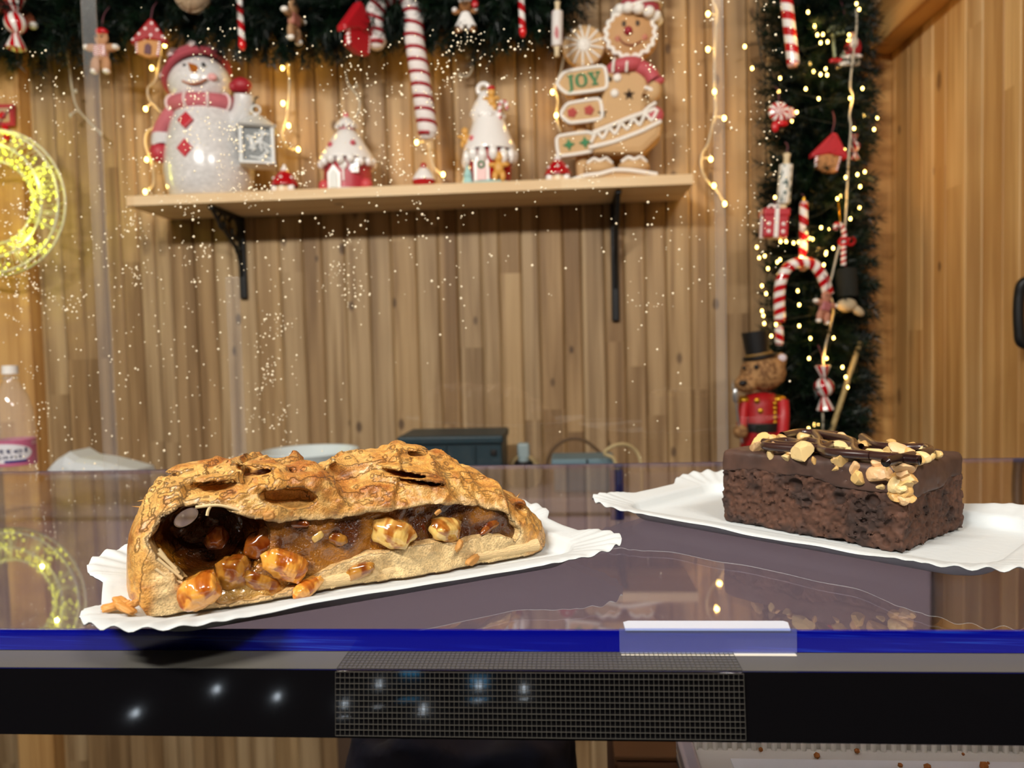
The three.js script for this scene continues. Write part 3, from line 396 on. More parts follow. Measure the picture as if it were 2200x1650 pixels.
  // chopped nuts: px, py, size in px
  const nuts = [[1614, 940, 15], [1634, 950, 20], [1622, 960, 14], [1682, 945, 17], [1712, 972, 22], [1728, 938, 15], [1735, 950, 11], [1785, 940, 16], [1806, 964, 19], [1782, 982, 17], [1835, 938, 14], [1862, 958, 15], [1884, 980, 19], [1762, 990, 9], [1826, 1000, 21], [1838, 1026, 20], [1846, 1012, 14], [1892, 1018, 15], [1932, 972, 20], [1952, 964, 17], [1938, 990, 15], [1905, 968, 12], [1972, 1002, 15], [1990, 1020, 17], [2026, 988, 13], [2046, 984, 10], [1664, 962, 12], [1700, 935, 9], [1762, 930, 9], [1810, 940, 11], [1870, 945, 10], [1914, 950, 10], [1986, 970, 12], [1800, 995, 11], [1860, 990, 10], [1955, 985, 10], [1794, 1012, 8], [2012, 975, 9], [1745, 965, 9], [1655, 940, 9], [1850, 930, 10], [1890, 938, 9], [1720, 955, 12], [1775, 960, 12], [1820, 975, 12], [1900, 985, 14], [1925, 1005, 13], [1960, 975, 12], [1870, 1018, 13], [2000, 990, 12], [1800, 985, 12], [1690, 970, 11], [1645, 972, 10], [1780, 1002, 14], [1855, 1032, 13], [1920, 1030, 14]];
  nuts.forEach(([px, py, s], i) => { let p = toL(px, py, 0.002); const k = s * 0.000295; if (p.z > hw) { p.y -= (p.z - hw) * 0.3; p.z = hw - 0.0005 * (i % 4); p.x += ((i * 7) % 5 - 2) * 0.0022; } if (p.x > hl) p.x = hl; p.x = clamp(p.x, -hl + 0.004, hl); p.z = Math.max(p.z, -hw + 0.003); const q = RNG(i + 60); part(N, 'nut_piece', T(nutGeo(k * (0.95 + q() * 0.3), k * (0.62 + q() * 0.3), k * 0.85, i + 11), p.x, Math.min(p.y, H + k * 0.6), p.z, q() - 0.5, q() * 6, q() - 0.5), nutM[i % 4]); });
  // nuts hanging over the front corner
  [[0.0405, H - 0.0035, hw - 0.0005, 19], [0.026, H - 0.003, hw + 0.0005, 18], [0.006, H - 0.0015, hw, 12], [-0.018, H - 0.001, hw - 0.001, 15]].forEach(([x, y, z, s], i) => { const k = s * 0.0002; part(N, 'nut_piece', T(nutGeo(k * 0.8, k * 1.1, k * 0.6, i + 90), x, y, z, 0.3, i, 0.2), nutM[(i + 1) % 4]); });
  const driz = mat([0.035, 0.013, 0.011], 0.28, { clearcoat: 0.7, clearcoatRoughness: 0.2 });
  [[[1628, 985], [1640, 958], [1690, 948], [1760, 962], [1802, 954], [1850, 962]], [[1757, 1004], [1752, 975], [1760, 945], [1768, 928]], [[1800, 924], [1826, 946], [1850, 975], [1868, 1000], [1905, 1012], [1960, 1006], [1996, 1012]], [[1850, 1000], [1890, 1000], [1935, 1012], [1985, 1000], [2030, 985]], [[1868, 936], [1890, 958], [1935, 962], [1985, 962], [2020, 972], [2046, 982]], [[1680, 936], [1730, 928], [1790, 933], [1840, 928]], [[1890, 1040], [1920, 1030], [1960, 1018], [1998, 1006]], [[1640, 950], [1700, 958], [1735, 948], [1790, 958]]].forEach((l, i) => { const c = l.map(([x, y]) => { const p = toL(x, y, 0.0036); p.x = clamp(p.x, -hl + 0.003, hl - 0.001); p.z = clamp(p.z, -hw + 0.003, hw - 0.0005); return p; }); part(N, 'chocolate_drizzle', tube(c, 0.0022, 70, 9).scale(1, 1, 1), driz, 'thin dark chocolate line'); });
}

// ---------- wall shelf and brackets ----------
const paleT = woodTex(51, [0.95, 0.885, 0.765], [0.87, 0.765, 0.61], 2), SHY = 1.7355, SHZ0 = -1.57, onShelf = (px, z = -1.665) => { const p = at(px, 395, z); p.y = SHY; return p; };
{
  const a = at(270, 428, SHZ0).x, b = at(1490, 386, SHZ0).x, g = rbox((a + b) / 2, SHY - 0.0105, (SHZ0 + WALLZ) / 2, b - a, 0.021, SHZ0 - WALLZ - 0.002, 0.0015), uv = g.attributes.uv, p = g.attributes.position;
  for (let i = 0; i < p.count; i++) uv.setXY(i, (p.getZ(i) + p.getY(i)) / 0.28, p.getX(i) / 0.9);
  solo('wall_shelf', 'long pale pine shelf board carrying the christmas figurines', 'shelf', g, mat(0xfff6e6, 0.55, { map: paleT, bumpMap: paleT, bumpScale: 0.0004 }));
  const W = 0.012;
  for (const [px, py, h, n] of [[521, 500, 0.19, 'left of the two black iron shelf brackets, under the snowman'], [1319, 480, 0.265, 'right of the two black iron shelf brackets, under the gingerbread woman']]) {
    const q = at(px, py, WALLZ), t = thing('shelf_bracket', n, 'bracket', V(q.x, SHY - 0.021, WALLZ)), d = 0.16;
    part(t, 'wall_bar', rbox(0, -h / 2, 0.0065, 0.017, h, 0.011, 0.004), IRON); part(t, 'shelf_arm', rbox(0, -0.005, d / 2, W, 0.01, d, 0.003), IRON);
    const k = h * 0.72, sp = (cz, cy, r, t0, t1) => Array.from({ length: 14 }, (_, i) => { const f = i / 13, a = lerp(t0, t1, f), rr = r * (1 - 0.65 * f); return V(0, cy + Math.sin(a) * rr, cz + Math.cos(a) * rr); });
    part(t, 'brace', tube([[0, -k, 0.01], [0, -k * 0.62, 0.03], [0, -k * 0.4, 0.075], [0, -k * 0.22, 0.12], [0, -0.008, 0.15]].map((v) => V(...v)), 0.0045, 40, 8), IRON);
    for (const s of [sp(0.045, -0.036, 0.03, 0.5, 6.5), sp(0.105, -0.03, 0.022, 2.6, -4), sp(0.03, -0.075, 0.02, 1.2, 7)]) part(t, 'scroll', tube(s, 0.0036, 40, 7), IRON);
  }
}
const glit = tex(128, 128, (u, v) => { const h = hash(u * 128 | 0, v * 128 | 0, 3); const q = h > 0.9 ? 1 : 0.86 + 0.1 * h; return [q, q, q]; });
// ---------- snowman ----------
{
  const t = fig('snowman_figurine', 'white ceramic snowman with pink striped hat waving a red mitten', 'figurine', onShelf(452), null), SN = mat(0xf2f1f0, 0.22, { map: glit, clearcoat: 0.7, clearcoatRoughness: 0.15 });
  const body = lathe([[0, 0], [70, 0], [80, 6], [88, 30], [92, 62], [90, 95], [84, 130], [76, 160], [66, 185], [52, 205], [30, 212], [0, 212]], 40);
  part(t, 'body', [body], SN, 'glossy white body');
  part(t, 'arm', tube([[60, 165, 10], [82, 175, 20], [92, 195, 26], [94, 212, 28]], 21, 24, 14), SN); part(t, 'arm', tube([[-72, 165, 8], [-88, 145, 22], [-88, 120, 34], [-84, 108, 38]], 19, 24, 14), SN);
  part(t, 'mitten', [ell(88, 232, 28, 22, 17, 18), ell(74, 228, 36, 8, 11, 8)], mat(0xa3202c, 0.5)); part(t, 'mitten', [ell(-88, 98, 42, 19, 22, 17), ell(-72, 104, 46, 8, 10, 8)], mat(0xb83340, 0.5));
  const head = part(t, 'head', ell(-12, 248, 4, 66, 56, 58, 32), SN, 'round white head');
  part(head, 'nose', T(new THREE.ConeGeometry(9, 26, 14), 3, 262, 72, 1.45, 0, 0), mat(0xd07a22, 0.5), 'orange carrot nose');
  for (const x of [-18, 22]) part(head, 'eye', ell(x, 269, 56, 4, 4, 4, 10), BLACK); for (const [x, y] of [[-34, 246], [34, 246]]) part(head, 'cheek', ell(x, y, 46, 11, 8, 6, 12), mat(0xe6a8a4, 0.5));
  part(head, 'smile', tube([[-22, 236, 60], [-4, 229, 62], [14, 231, 61], [28, 240, 56]], 2.2, 20, 6), mat(0xb06a42, 0.5));
  // knitted hat with white stripes and rolled brim
  const hat = part(t, 'hat', [T(lathe([[66, -8], [68, 2], [62, 20], [50, 36], [30, 45], [0, 48]], 32), -22, 270, -6, -0.38, 0, 0.5)], mat(0xc2606a, 0.75), 'pink knitted hat');
  const hm = (x, y, z) => V(x, y, z).applyEuler(new THREE.Euler(-0.38, 0, 0.5)).add(V(-22, 270, -6));
  part(hat, 'brim', tube(ringPts(26, (a) => hm(Math.cos(a) * 66, -2 + 0, Math.sin(a) * 66)).concat([hm(66, -2, 0)]), 8, 90, 10), mat(0xa84450, 0.75));
  for (const a of [0.35, 1.15, 1.95, 2.75]) part(hat, 'stripe', tube([2, 14, 26, 36, 43].map((y) => { const rr = [68, 65, 58, 50, 34][[2, 14, 26, 36, 43].indexOf(y)]; return hm(Math.cos(a) * rr, y, Math.sin(a) * rr); }), 8, 24, 8), mat(0xe9d6d2, 0.75));
  const scarf = part(t, 'scarf', tube(ringPts(24, (a) => V(-4 + Math.cos(a) * 62, 199 + Math.sin(a * 1) * -3, 4 + Math.sin(a) * 52)).concat([V(58, 199, 4)]), 18, 90, 12), mat(0xc46a72, 0.75), 'pink scarf');
  for (const a of [0.5, 1.1, 1.7, 2.4]) part(scarf, 'stripe', T(new THREE.TorusGeometry(18.6, 3, 8, 24), -4 + Math.cos(a) * 62, 199 - 3 * Math.sin(a), 4 + Math.sin(a) * 52, 0, -a + 0, 0), mat(0xe9d6d2, 0.75));
  part(scarf, 'scarf_tail', tube([[-52, 192, 34], [-74, 165, 36], [-92, 140, 30], [-100, 118, 24]], 15, 24, 12), mat(0xc46a72, 0.75));
  for (const y of [150, 92]) part(t, 'button', T(ext([[0, 19], [17, 0], [0, -19], [-17, 0]], 8, 2.5), -8, y, y > 100 ? 82 : 90, y > 100 ? -0.25 : 0, 0, 0), mat(0xc02634, 0.45), 'red diamond button');
}
{ // lantern in the snowman's hand
  const t = fig('lantern_figurine', 'small white lantern hanging from the snowman arm', 'lantern', onShelf(556, -1.635).add(V(0, 0.066, 0))), LW = mat(0xdfe3e2, 0.45); t.rotation.y = 0.35;
  part(t, 'base', rbox(0, 3, 0, 74, 7, 60, 2), LW); part(t, 'roof', [T(new THREE.CylinderGeometry(16, 54, 26, 4).rotateY(Math.PI / 4), 0, 92, 0), rbox(0, 79, 0, 82, 5, 68, 2)], LW); part(t, 'finial', [cyl(0, 108, 0, 8, 5, 10), T(new THREE.TorusGeometry(9, 2, 8, 20), 0, 120, 0)], LW);
  for (const sx of [-1, 1]) for (const sz of [-1, 1]) part(t, 'corner_post', rbox(sx * 32, 41, sz * 25, 8, 74, 8, 2), LW);
  part(t, 'pane', rbox(0, 41, 0, 56, 72, 44, 1), mat(0x6d7272, 0.3)); const r = RNG(4), fr = [];
  for (let i = 0; i < 15; i++) { const x = -22 + r() * 44, y = 12 + r() * 58, a = r() * 3; fr.push(T(rbox(0, 0, 0, 4, 18 + r() * 16, 4, 1), x, y, 24, 0, 0, a), T(rbox(0, 0, 0, 4, 16, 4, 1), 30, y, x * 0.8, 0, Math.PI / 2, a)); }
  const f = part(t, 'fretwork', fr, LW, 'white cut fretwork'); f.userData.kind = 'stuff'; part(t, 'handle', tube([[-4, 118, 0], [-3, 135, -4], [0, 146, -6], [6, 150, -6]], 2, 16, 6), IRON);
}
// ---------- small red roofed houses, cupcake, two larger houses ----------
function hut(px, label) {
  const t = fig('mushroom_house', label, 'ornament', onShelf(px, -1.625), 'tiny red roofed houses on the shelf');
  part(t, 'wall', lathe([[0, 0], [22, 0], [23, 4], [20, 20], [16, 24], [0, 24]], 20), mat(0xe8c9a4, 0.5)); part(t, 'door', rbox(0, 9, 20, 10, 16, 6, 2), mat(0xf3e6c8, 0.4));
  for (const x of [-18, 18]) part(t, 'icing_ball', ell(x, 12, 12, 8, 11, 8, 12), CERAM); const roof = part(t, 'roof', lathe([[28, 18], [29, 22], [24, 34], [14, 47], [7, 52], [0, 53]], 24), REDC, 'glossy red roof'); for (const a of [0.6, 1.57, 2.5]) part(roof, 'spot', ell(Math.cos(a) * 23, 34, Math.sin(a) * 23, 4, 3, 3, 10), CERAM);
  part(t, 'snow_cap', [ell(0, 54, 0, 8, 6, 8, 14), ell(0, 61, 0, 4, 5, 4, 10)], CERAM);
}
hut(612, 'tiny ceramic house with red roof beside the snowman lantern'); hut(1199, 'tiny ceramic house with red roof under the arrow signs');
{
  const t = fig('cupcake_ornament', 'tiny cupcake ornament with red case and white frosting', 'ornament', onShelf(911, -1.63));
  part(t, 'case', lathe([[0, 0], [20, 0], [25, 20], [23, 21], [0, 21]], 22), REDC, 'red cupcake case'); part(t, 'frosting', lathe([[24, 20], [25, 24], [20, 32], [16, 38], [10, 46], [0, 50]], 22), CERAM, 'white frosting'); part(t, 'cherry', ell(0, 52, 0, 7, 7, 7, 14), REDC);
}
const drip = (r, y, amp, n, t, rx = 1) => { const g = []; for (let i = 0; i < n; i++) { const a = i / n * Math.PI * 2; g.push(ell(Math.cos(a) * r * rx, y - amp * (0.5 + 0.5 * ((i * 37) % 5) / 4), Math.sin(a) * r, t, amp, t, 12)); } return g; };
{ // red house with snowy roof and little tower
  const t = fig('candy_house', 'red ceramic house with white snowy roof and little tower', 'ornament', onShelf(748, -1.65)), wp = mat(0xb23240, 0.4);
  part(t, 'wall', [lathe([[0, 0], [48, 0], [50, 8], [50, 78], [44, 88], [0, 88]], 8).rotateY(Math.PI / 8)], wp, 'red walls'); part(t, 'base', lathe([[0, 0], [54, 0], [53, 6], [46, 9], [0, 9]], 24), CERAM);
  part(t, 'roof', [lathe([[58, 70], [58, 78], [44, 100], [30, 122], [18, 136], [0, 140]], 24), ...drip(54, 72, 10, 16, 9)], CERAM, 'snow covered roof'); part(t, 'tower', cyl(0, 140, 0, 16, 14, 22, 14), mat(0xd8707a, 0.4)); part(t, 'tower_roof', [lathe([[24, 144], [22, 150], [10, 162], [0, 168]], 18), ...drip(20, 147, 5, 10, 5)], CERAM); part(t, 'finial', ell(0, 168, 0, 6, 8, 6, 12), mat(0xd8707a, 0.4));
  const door = part(t, 'door', ext(shp([[-14, 0], [14, 0], [14, 34], [0, 52], [-14, 34]]), 10, 2).translate(-16, 4, 46), CERAM); part(door, 'door_panel', ext(shp([[-8, 0], [8, 0], [8, 30], [0, 40], [-8, 30]]), 4, 1).translate(-16, 6, 51), mat(0xd9dcd6, 0.4));
  const win = part(t, 'window', rbox(24, 52, 42, 24, 30, 8, 2), CERAM); for (const [dx, dy] of [[-5, 6], [5, 6], [-5, -6], [5, -6]]) part(win, 'pane', rbox(24 + dx, 52 + dy, 46, 7, 9, 3, 0.5), mat(0x8b9298, 0.2));
  for (const [x, y] of [[-24, 98], [24, 100]]) part(t, 'berry', ell(x, y, 40, 6, 6, 5, 12), mat(0xc2505c, 0.4)); for (const x of [-44, 46]) part(t, 'bush', ell(x, 16, 24, 13, 14, 12, 14), mat(0xc8484c, 0.5)); part(t, 'lollipop', [cyl(4, 36, 48, 2, 2, 30, 8), ell(4, 54, 48, 9, 10, 4, 14)], CERAM);
}
{ // tall iced house with gingerbread man
  const t = fig('iced_house', 'tall ceramic candy house with white icing roof and gingerbread figures', 'ornament', onShelf(1054, -1.65));
  part(t, 'base', lathe([[0, 0], [54, 0], [54, 8], [44, 13], [0, 13]], 24), mat(0x9fd0cc, 0.4), 'pale turquoise base'); part(t, 'wall', lathe([[0, 8], [44, 8], [47, 60], [46, 92], [0, 92]], 24), REDC, 'red round wall');
  part(t, 'roof', [lathe([[56, 78], [57, 86], [46, 112], [36, 140], [28, 158], [0, 166]], 26), ...drip(51, 78, 17, 14, 10)], CERAM, 'dripping icing roof');
  part(t, 'upper_tower', [lathe([[30, 120], [28, 150], [34, 158], [24, 180], [14, 196], [10, 206], [0, 210]], 20).translate(-8, 0, 0), T(new THREE.TorusGeometry(12, 5, 10, 24, 4.4), -10, 212, 0, 0, 0, -0.5), ...drip(30, 158, 8, 9, 7)], CERAM, 'swirled icing peak');
  part(t, 'candy_cane', tube([[24, 132, 22], [25, 160, 22], [28, 176, 22], [38, 176, 22], [41, 160, 22]], 4.5, 30, 8), stripe(5, 1)); for (const [x, y] of [[-2, 130], [-34, 100], [-12, 108]]) part(t, 'berry', ell(x, y, 40 - (y - 100) * 0.35, 5, 6, 4, 10), mat(0xd96a72, 0.4));
  const door = part(t, 'door', ext(shp([[-17, 0], [17, 0], [17, 42], [10, 54], [-10, 54], [-17, 42]]), 12, 3).translate(-14, 8, 42), CERAM); part(door, 'door_panel', ext(shp([[-10, 0], [10, 0], [10, 40], [0, 46], [-10, 40]]), 4, 1).translate(-14, 10, 49), mat(0xe4bcb8, 0.4)); part(door, 'wreath', T(new THREE.TorusGeometry(6, 2.2, 8, 16), -14, 42, 52), GREEN);
  const gm = (x, y, z, k) => [ell(x, y + 30 * k, z, 8 * k, 9 * k, 5 * k, 12), ell(x, y + 13 * k, z, 8 * k, 12 * k, 5 * k, 12), ell(x - 10 * k, y + 18 * k, z, 8 * k, 4 * k, 4 * k, 10), ell(x + 10 * k, y + 18 * k, z, 8 * k, 4 * k, 4 * k, 10), ell(x - 6 * k, y, z, 5 * k, 9 * k, 4 * k, 10), ell(x + 6 * k, y, z, 5 * k, 9 * k, 4 * k, 10)];
  part(t, 'gingerbread_man', gm(22, 18, 46, 1.3), mat(0xd9a24a, 0.45)); part(t, 'gingerbread_man', gm(8, 168, 22, 1.0), mat(0xd9a24a, 0.45)); part(t, 'gingerbread_man', gm(-50, 92, 24, 0.9), mat(0xd9a24a, 0.45)); part(t, 'red_hat', ell(8, 207, 22, 9, 5, 6, 12), RED); part(t, 'fir_tree', lathe([[14, 8], [9, 24], [11, 24], [5, 40], [0, 52]], 14).translate(-46, 0, 22), mat(0xa8d6d2, 0.4));
}
// ---------- gingerbread woman with arrow signs ----------
const font = await new FontLoader().loadAsync('fonts/droid/droid_serif_bold.typeface.json');
{
  const t = fig('gingerbread_woman', 'gingerbread woman figurine with pink scarf beside stacked JOY arrow signs', 'figurine', onShelf(1318, -1.66));
  const line = (pts, r, closed) => { const c = new THREE.CatmullRomCurve3(pts.map((p) => V(...p)), !!closed, 'catmullrom', 0.2); return new THREE.TubeGeometry(c, pts.length * 8, r, 7, !!closed); };
  part(t, 'base', [ext(shp([[-92, 0], [84, 0], [90, 8], [70, 17], [0, 22], [-70, 14]]), 80, 5)], GINGER); part(t, 'base_icing', line([[-92, 6, 41], [-60, 15, 42], [-30, 17, 43], [0, 24, 43], [30, 22, 43], [60, 17, 42], [88, 12, 40]], 5), ICING, 'white icing line');
  for (const x of [-30, 42]) { const s = part(t, 'shoe', [ell(x, 34, 14, 34, 18, 26, 18)], GINGER); part(s, 'shoe_icing', line([[x - 26, 44, 26], [x - 12, 52, 30], [x, 46, 34], [x + 14, 52, 30], [x + 26, 42, 24]], 4), ICING); }
  // skirt with icing border
  const skirt = part(t, 'skirt', ext(shp([[-42, 62], [60, 58], [98, 92], [104, 120], [96, 138], [10, 118], [-46, 104], [-54, 80]]), 70, 14), GINGER); part(skirt, 'hem_icing', line([[-52, 74, 36], [0, 84, 37], [60, 104, 37], [98, 122, 36]], 5), ICING); part(skirt, 'waist_icing', line([[-44, 104, 36], [-10, 116, 37], [40, 134, 37], [88, 148, 33]], 5), ICING);
  part(skirt, 'zigzag_icing', line(Array.from({ length: 12 }, (_, i) => { const f = i / 11; return [-48 + f * 140, 80 + f * 44 + (i % 2 ? 22 : 4), 36]; }), 3.6), ICING);
  const torso = part(t, 'torso', ext(shp([[-40, 104], [-44, 130], [-22, 185], [-10, 238], [68, 238], [82, 205], [72, 160], [70, 136]]), 56, 14), GINGER, 'gingerbread torso'); for (const [x, y] of [[10, 218], [4, 186]]) part(torso, 'button', ell(x, y, 29, 9, 9, 6, 14), ICING);
  const star = (x, y, s) => ext(ringPts(10, (a, i) => [Math.sin(a) * (i % 2 ? s * 0.42 : s), Math.cos(a) * (i % 2 ? s * 0.42 : s)]), 3, 0.5).translate(x, y, 28); for (const [x, y, s] of [[-6, 216, 8], [34, 182, 13], [-22, 146, 11]]) part(torso, 'star_hole', star(x, y, s), mat(0x2c1a08, 0.9), 'dark star cut-out');
  part(t, 'arm', tube([[64, 222, 12], [84, 202, 24], [86, 180, 32], [68, 168, 38]], 14, 26, 12), GINGER); part(t, 'cuff_icing', line([[66, 192, 38], [78, 186, 42], [82, 172, 42]], 4), ICING); part(t, 'arm', tube([[-26, 228, 6], [-44, 214, 14], [-52, 200, 18]], 12, 16, 10), GINGER);
  const head = part(t, 'head', [ell(40, 312, 0, 60, 56, 30, 30)], mat(0xc49766, 0.65), 'round biscuit head'); part(head, 'icing_border', line(ringPts(36, (a, i) => [40 + Math.cos(a) * (i % 2 ? 54 : 48), 312 + Math.sin(a) * (i % 2 ? 51 : 45), 17 ]), 4.6, true), ICING);
  for (const x of [26, 54]) part(head, 'eye', ell(x, 328, 27, 5, 7, 4, 10), mat(0x4c3a2a, 0.5)); part(head, 'nose', ell(34, 312, 32, 9, 9, 9, 14), mat(0x9c2230, 0.5)); part(head, 'smile', tube([[14, 302, 26], [26, 288, 28], [44, 284, 28], [62, 292, 26]], 2, 20, 6), mat(0x8a4a2c, 0.6)); for (const x of [14, 68]) part(head, 'cheek', ell(x, 300, 24, 8, 7, 4, 10), mat(0xc27a62, 0.6));
  const hat = part(t, 'hat', [T(lathe([[46, 0], [44, 20], [32, 44], [16, 62], [0, 68]], 22), 58, 352, -4, 0, 0, -0.2)], mat(0xa8404c, 0.7), 'pink bobble hat'); part(hat, 'fluffy_brim', Array.from({ length: 12 }, (_, i) => { const a = i / 12 * 6.283; return ell(56 + Math.cos(a) * 42, 354 + Math.cos(a) * -10, -4 + Math.sin(a) * 40, 13, 12, 12, 12); }), ICING); part(hat, 'bobble', ell(96, 428, -4, 16, 15, 15, 16), ICING); for (const y of [14, 34]) part(hat, 'hat_icing', T(new THREE.TorusGeometry(y === 14 ? 46 : 38, 3, 8, 30), 58 + y * 0.2, 352 + y, -4, 1.57, 0.2, 0), ICING);
  const scarf = part(t, 'scarf', [T(new THREE.TorusGeometry(32, 15, 12, 34), 30, 240, 0, 1.45, 0.1, 0)], PINK, 'pink scarf'); part(scarf, 'scarf_tail', [tube([[56, 240, 20], [76, 226, 30], [86, 206, 34]], 15, 20, 12), ell(92, 208, 30, 16, 10, 10, 14), ell(86, 138, 26, 20, 18, 12, 14)], PINK); for (const x of [0, 28]) part(scarf, 'scarf_icing', line([[x + 4, 254, 38], [x + 1, 240, 46], [x, 226, 40]], 3), ICING);
  part(scarf, 'fringe_icing', line([[62, 142, 34], [74, 152, 38], [88, 160, 38]], 4), ICING);
  // sign post: pole, sweet on top, three arrows
  part(t, 'sign_pole', tube([[-64, 8, -4], [-66, 60, -6], [-70, 160, -8], [-66, 260, -8]], 14, 30, 14), GINGER);
  const sw = part(t, 'peppermint_biscuit', [T(lathe([[0, -12], [40, -10], [46, 0], [40, 10], [0, 14]], 28).rotateX(Math.PI / 2), -58, 296, 0)], GINGER, 'round biscuit with icing swirl'); part(sw, 'icing_swirl', [ell(-58, 296, 14, 8, 8, 5, 12), ...Array.from({ length: 13 }, (_, i) => { const a = i / 13 * 6.283; return tube([[-58 + Math.cos(a) * 6, 296 + Math.sin(a) * 6, 15], [-58 + Math.cos(a + 0.25) * 24, 296 + Math.sin(a + 0.25) * 24, 13], [-58 + Math.cos(a + 0.3) * 42, 296 + Math.sin(a + 0.3) * 42, 8]], 2.6, 10, 6); })], ICING);
  const arrow = (x, y, w, h, left, rot, deco) => { const g = new THREE.Group(); const pts = left ? [[-w / 2, 0], [-w / 2 + h * 0.42, h / 2], [w / 2, h / 2], [w / 2, -h / 2], [-w / 2 + h * 0.42, -h / 2]] : [[w / 2, 0], [w / 2 - h * 0.42, h / 2], [-w / 2, h / 2], [-w / 2, -h / 2], [w / 2 - h * 0.42, -h / 2]]; const m = part(t, 'arrow_sign', ext(shp(pts), 26, 4), GINGER, 'iced arrow sign'); m.position.set(x, y, 14); m.rotation.z = rot; part(m, 'icing_border', line(pts.map((p) => [p[0] * 0.95, p[1] * 0.9, 13]), 4.2, true), ICING); deco(m); };
  arrow(-66, 216, 106, 50, true, 0.09, (m) => { const g = new TextGeometry('JOY', { font, size: 27, depth: 5, curveSegments: 5 }); g.computeBoundingBox(); g.translate(-(g.boundingBox.max.x + g.boundingBox.min.x) / 2 + 6, -13, 12); part(m, 'lettering', g, GREEN, 'green letters JOY'); });
  arrow(-68, 152, 88, 44, true, 0.1, (m) => { for (const x of [-18, 18]) part(m, 'flower', ringPts(5, (a) => ell(x + Math.cos(a) * 6, Math.sin(a) * 6, 14, 5, 5, 3, 8)).concat([ell(x, 0, 15, 4, 4, 3, 8)]), mat(0xb84a42, 0.5)); });
  arrow(-74, 86, 88, 44, false, 0.1, (m) => { for (const x of [-20, 14]) part(m, 'star', ext(ringPts(8, (a, i) => [Math.sin(a) * (i % 2 ? 6 : 13), Math.cos(a) * (i % 2 ? 6 : 13)]), 5, 1).translate(x, 0, 14), GREEN); });
}
// ---------- things on the back worktop ----------
{
  const q = at(975, 930, -1.56), p = V(q.x, WORKY, -1.58), s = pxScale(q), h = (q.y - WORKY) / s, t = thing('plastic_crate', 'dark teal plastic crate with thick rim against the back wall', 'crate', p); t.scale.setScalar(s); const TE = mat(0x17323c, 0.45);
  part(t, 'body', [rbox(3, h / 2, 0, 208, h - 4, 150, 4)], TE); part(t, 'rim', [rbox(0, h - 9, 0, 222, 18, 164, 5)], TE, 'thick teal rim'); for (const x of [-70, -10, 50]) part(t, 'rib', rbox(x, h / 2 - 8, 78, 5, h - 26, 6, 1), TE); part(t, 'corner_notch', rbox(90, h - 36, 77, 12, 12, 6, 2), BLACK);
}
{ // cable reel with grey plug, blue-grey box, loose cables
  const base = (px, z) => { const p = at(px, 985, z); p.y = WORKY; return p; };
  const b = base(1252, -1.55), t = fig('tool_box', 'low blue grey plastic box on the worktop beside the loose cable', 'box', b); const h = (at(1252, 978, -1.55).y - WORKY) / pxScale(b); part(t, 'box_body', rbox(0, h * 0.4, 0, 124, h * 0.8, 90, 5), mat(0x5d7884, 0.5)); part(t, 'lid', rbox(0, h * 0.88, 0, 134, h * 0.22, 98, 5), mat(0x64808c, 0.5)); part(t, 'seam', rbox(8, h * 0.88, 49, 4, h * 0.2, 2, 0.5), BLACK);
  solo('power_cable', 'brown power cable looping up behind the blue grey box', 'cable', tube([base(1172, -1.6), at(1178, 985, -1.6), at(1195, 958, -1.6), at(1220, 944, -1.6), at(1250, 944, -1.6), at(1275, 960, -1.6), at(1292, 978, -1.6), base(1296, -1.6)], 0.0036, 60, 8), mat(0x5c452c, 0.6));
  solo('cream_hose', 'cream coloured hose arching beside the blue grey box', 'hose', tube([base(1330, -1.48), at(1318, 985, -1.48), at(1298, 974, -1.48), at(1318, 958, -1.48), at(1345, 955, -1.49), at(1366, 968, -1.5), at(1376, 990, -1.5), base(1378, -1.5)], 0.0034, 60, 8), mat(0xb9a87c, 0.6));
  const c = base(1125, -1.58), k = fig('cable_reel', 'small cable coil topped by a grey plug beside the teal crate', 'cable', c), hh = (at(1125, 990, -1.58).y - WORKY) / pxScale(c); part(k, 'coil', [0, 1, 2].map((i) => T(new THREE.TorusGeometry(36 - i * 5, 5, 8, 30), 0, hh - 30 + i * 8, 0, 0.15 * (i - 1), 0, 0)), mat(0xa08c62, 0.6)); part(k, 'core', cyl(0, (hh) / 2, 0, 24, 20, hh, 16), BLACK); part(k, 'plug', [rbox(0, hh + 22, 0, 26, 34, 22, 6), cyl(0, hh + 2, 0, 12, 12, 14)], mat(0x93a5a8, 0.4), 'grey plug');
  // wrapping paper and dish at the left
  const w = base(190, -1.35), r = RNG(6), g = new THREE.PlaneGeometry(1, 1, 24, 10); solo('wrapping_paper', 'heap of crumpled white wrapping paper beside the bottle', 'paper', (() => { const sh = ext(shp([[100, 1040], [106, 1004], [125, 985], [150, 970], [172, 984], [215, 990], [255, 1000], [292, 1010], [300, 1040]].map(([x, y]) => { const p = at(x, y, -1.36); return [p.x, p.y]; })), 0.1, 0.02); sh.translate(0, 0, -1.39); const P = sh.attributes.position; for (let i = 0; i < P.count; i++) if (P.getY(i) < 1.118) P.setY(i, WORKY + 0.0005); return sh; })(), PAPER);
  const d = at(668, 975, -1.42); d.y = WORKY; const dh = fig('serving_dish', 'wide pale blue white dish behind the strudel', 'dish', d), H2 = (at(668, 966, -1.42).y - WORKY) / pxScale(d); part(dh, 'dish_body', lathe([[0, 0], [50, 0], [58, 4], [64, H2 * 0.5], [100, H2 - 4], [102, H2], [97, H2 - 2], [60, H2 * 0.5 + 2], [0, H2 * 0.4]], 40), mat(0xd8e6ea, 0.3, { clearcoat: 0.5 }));
}
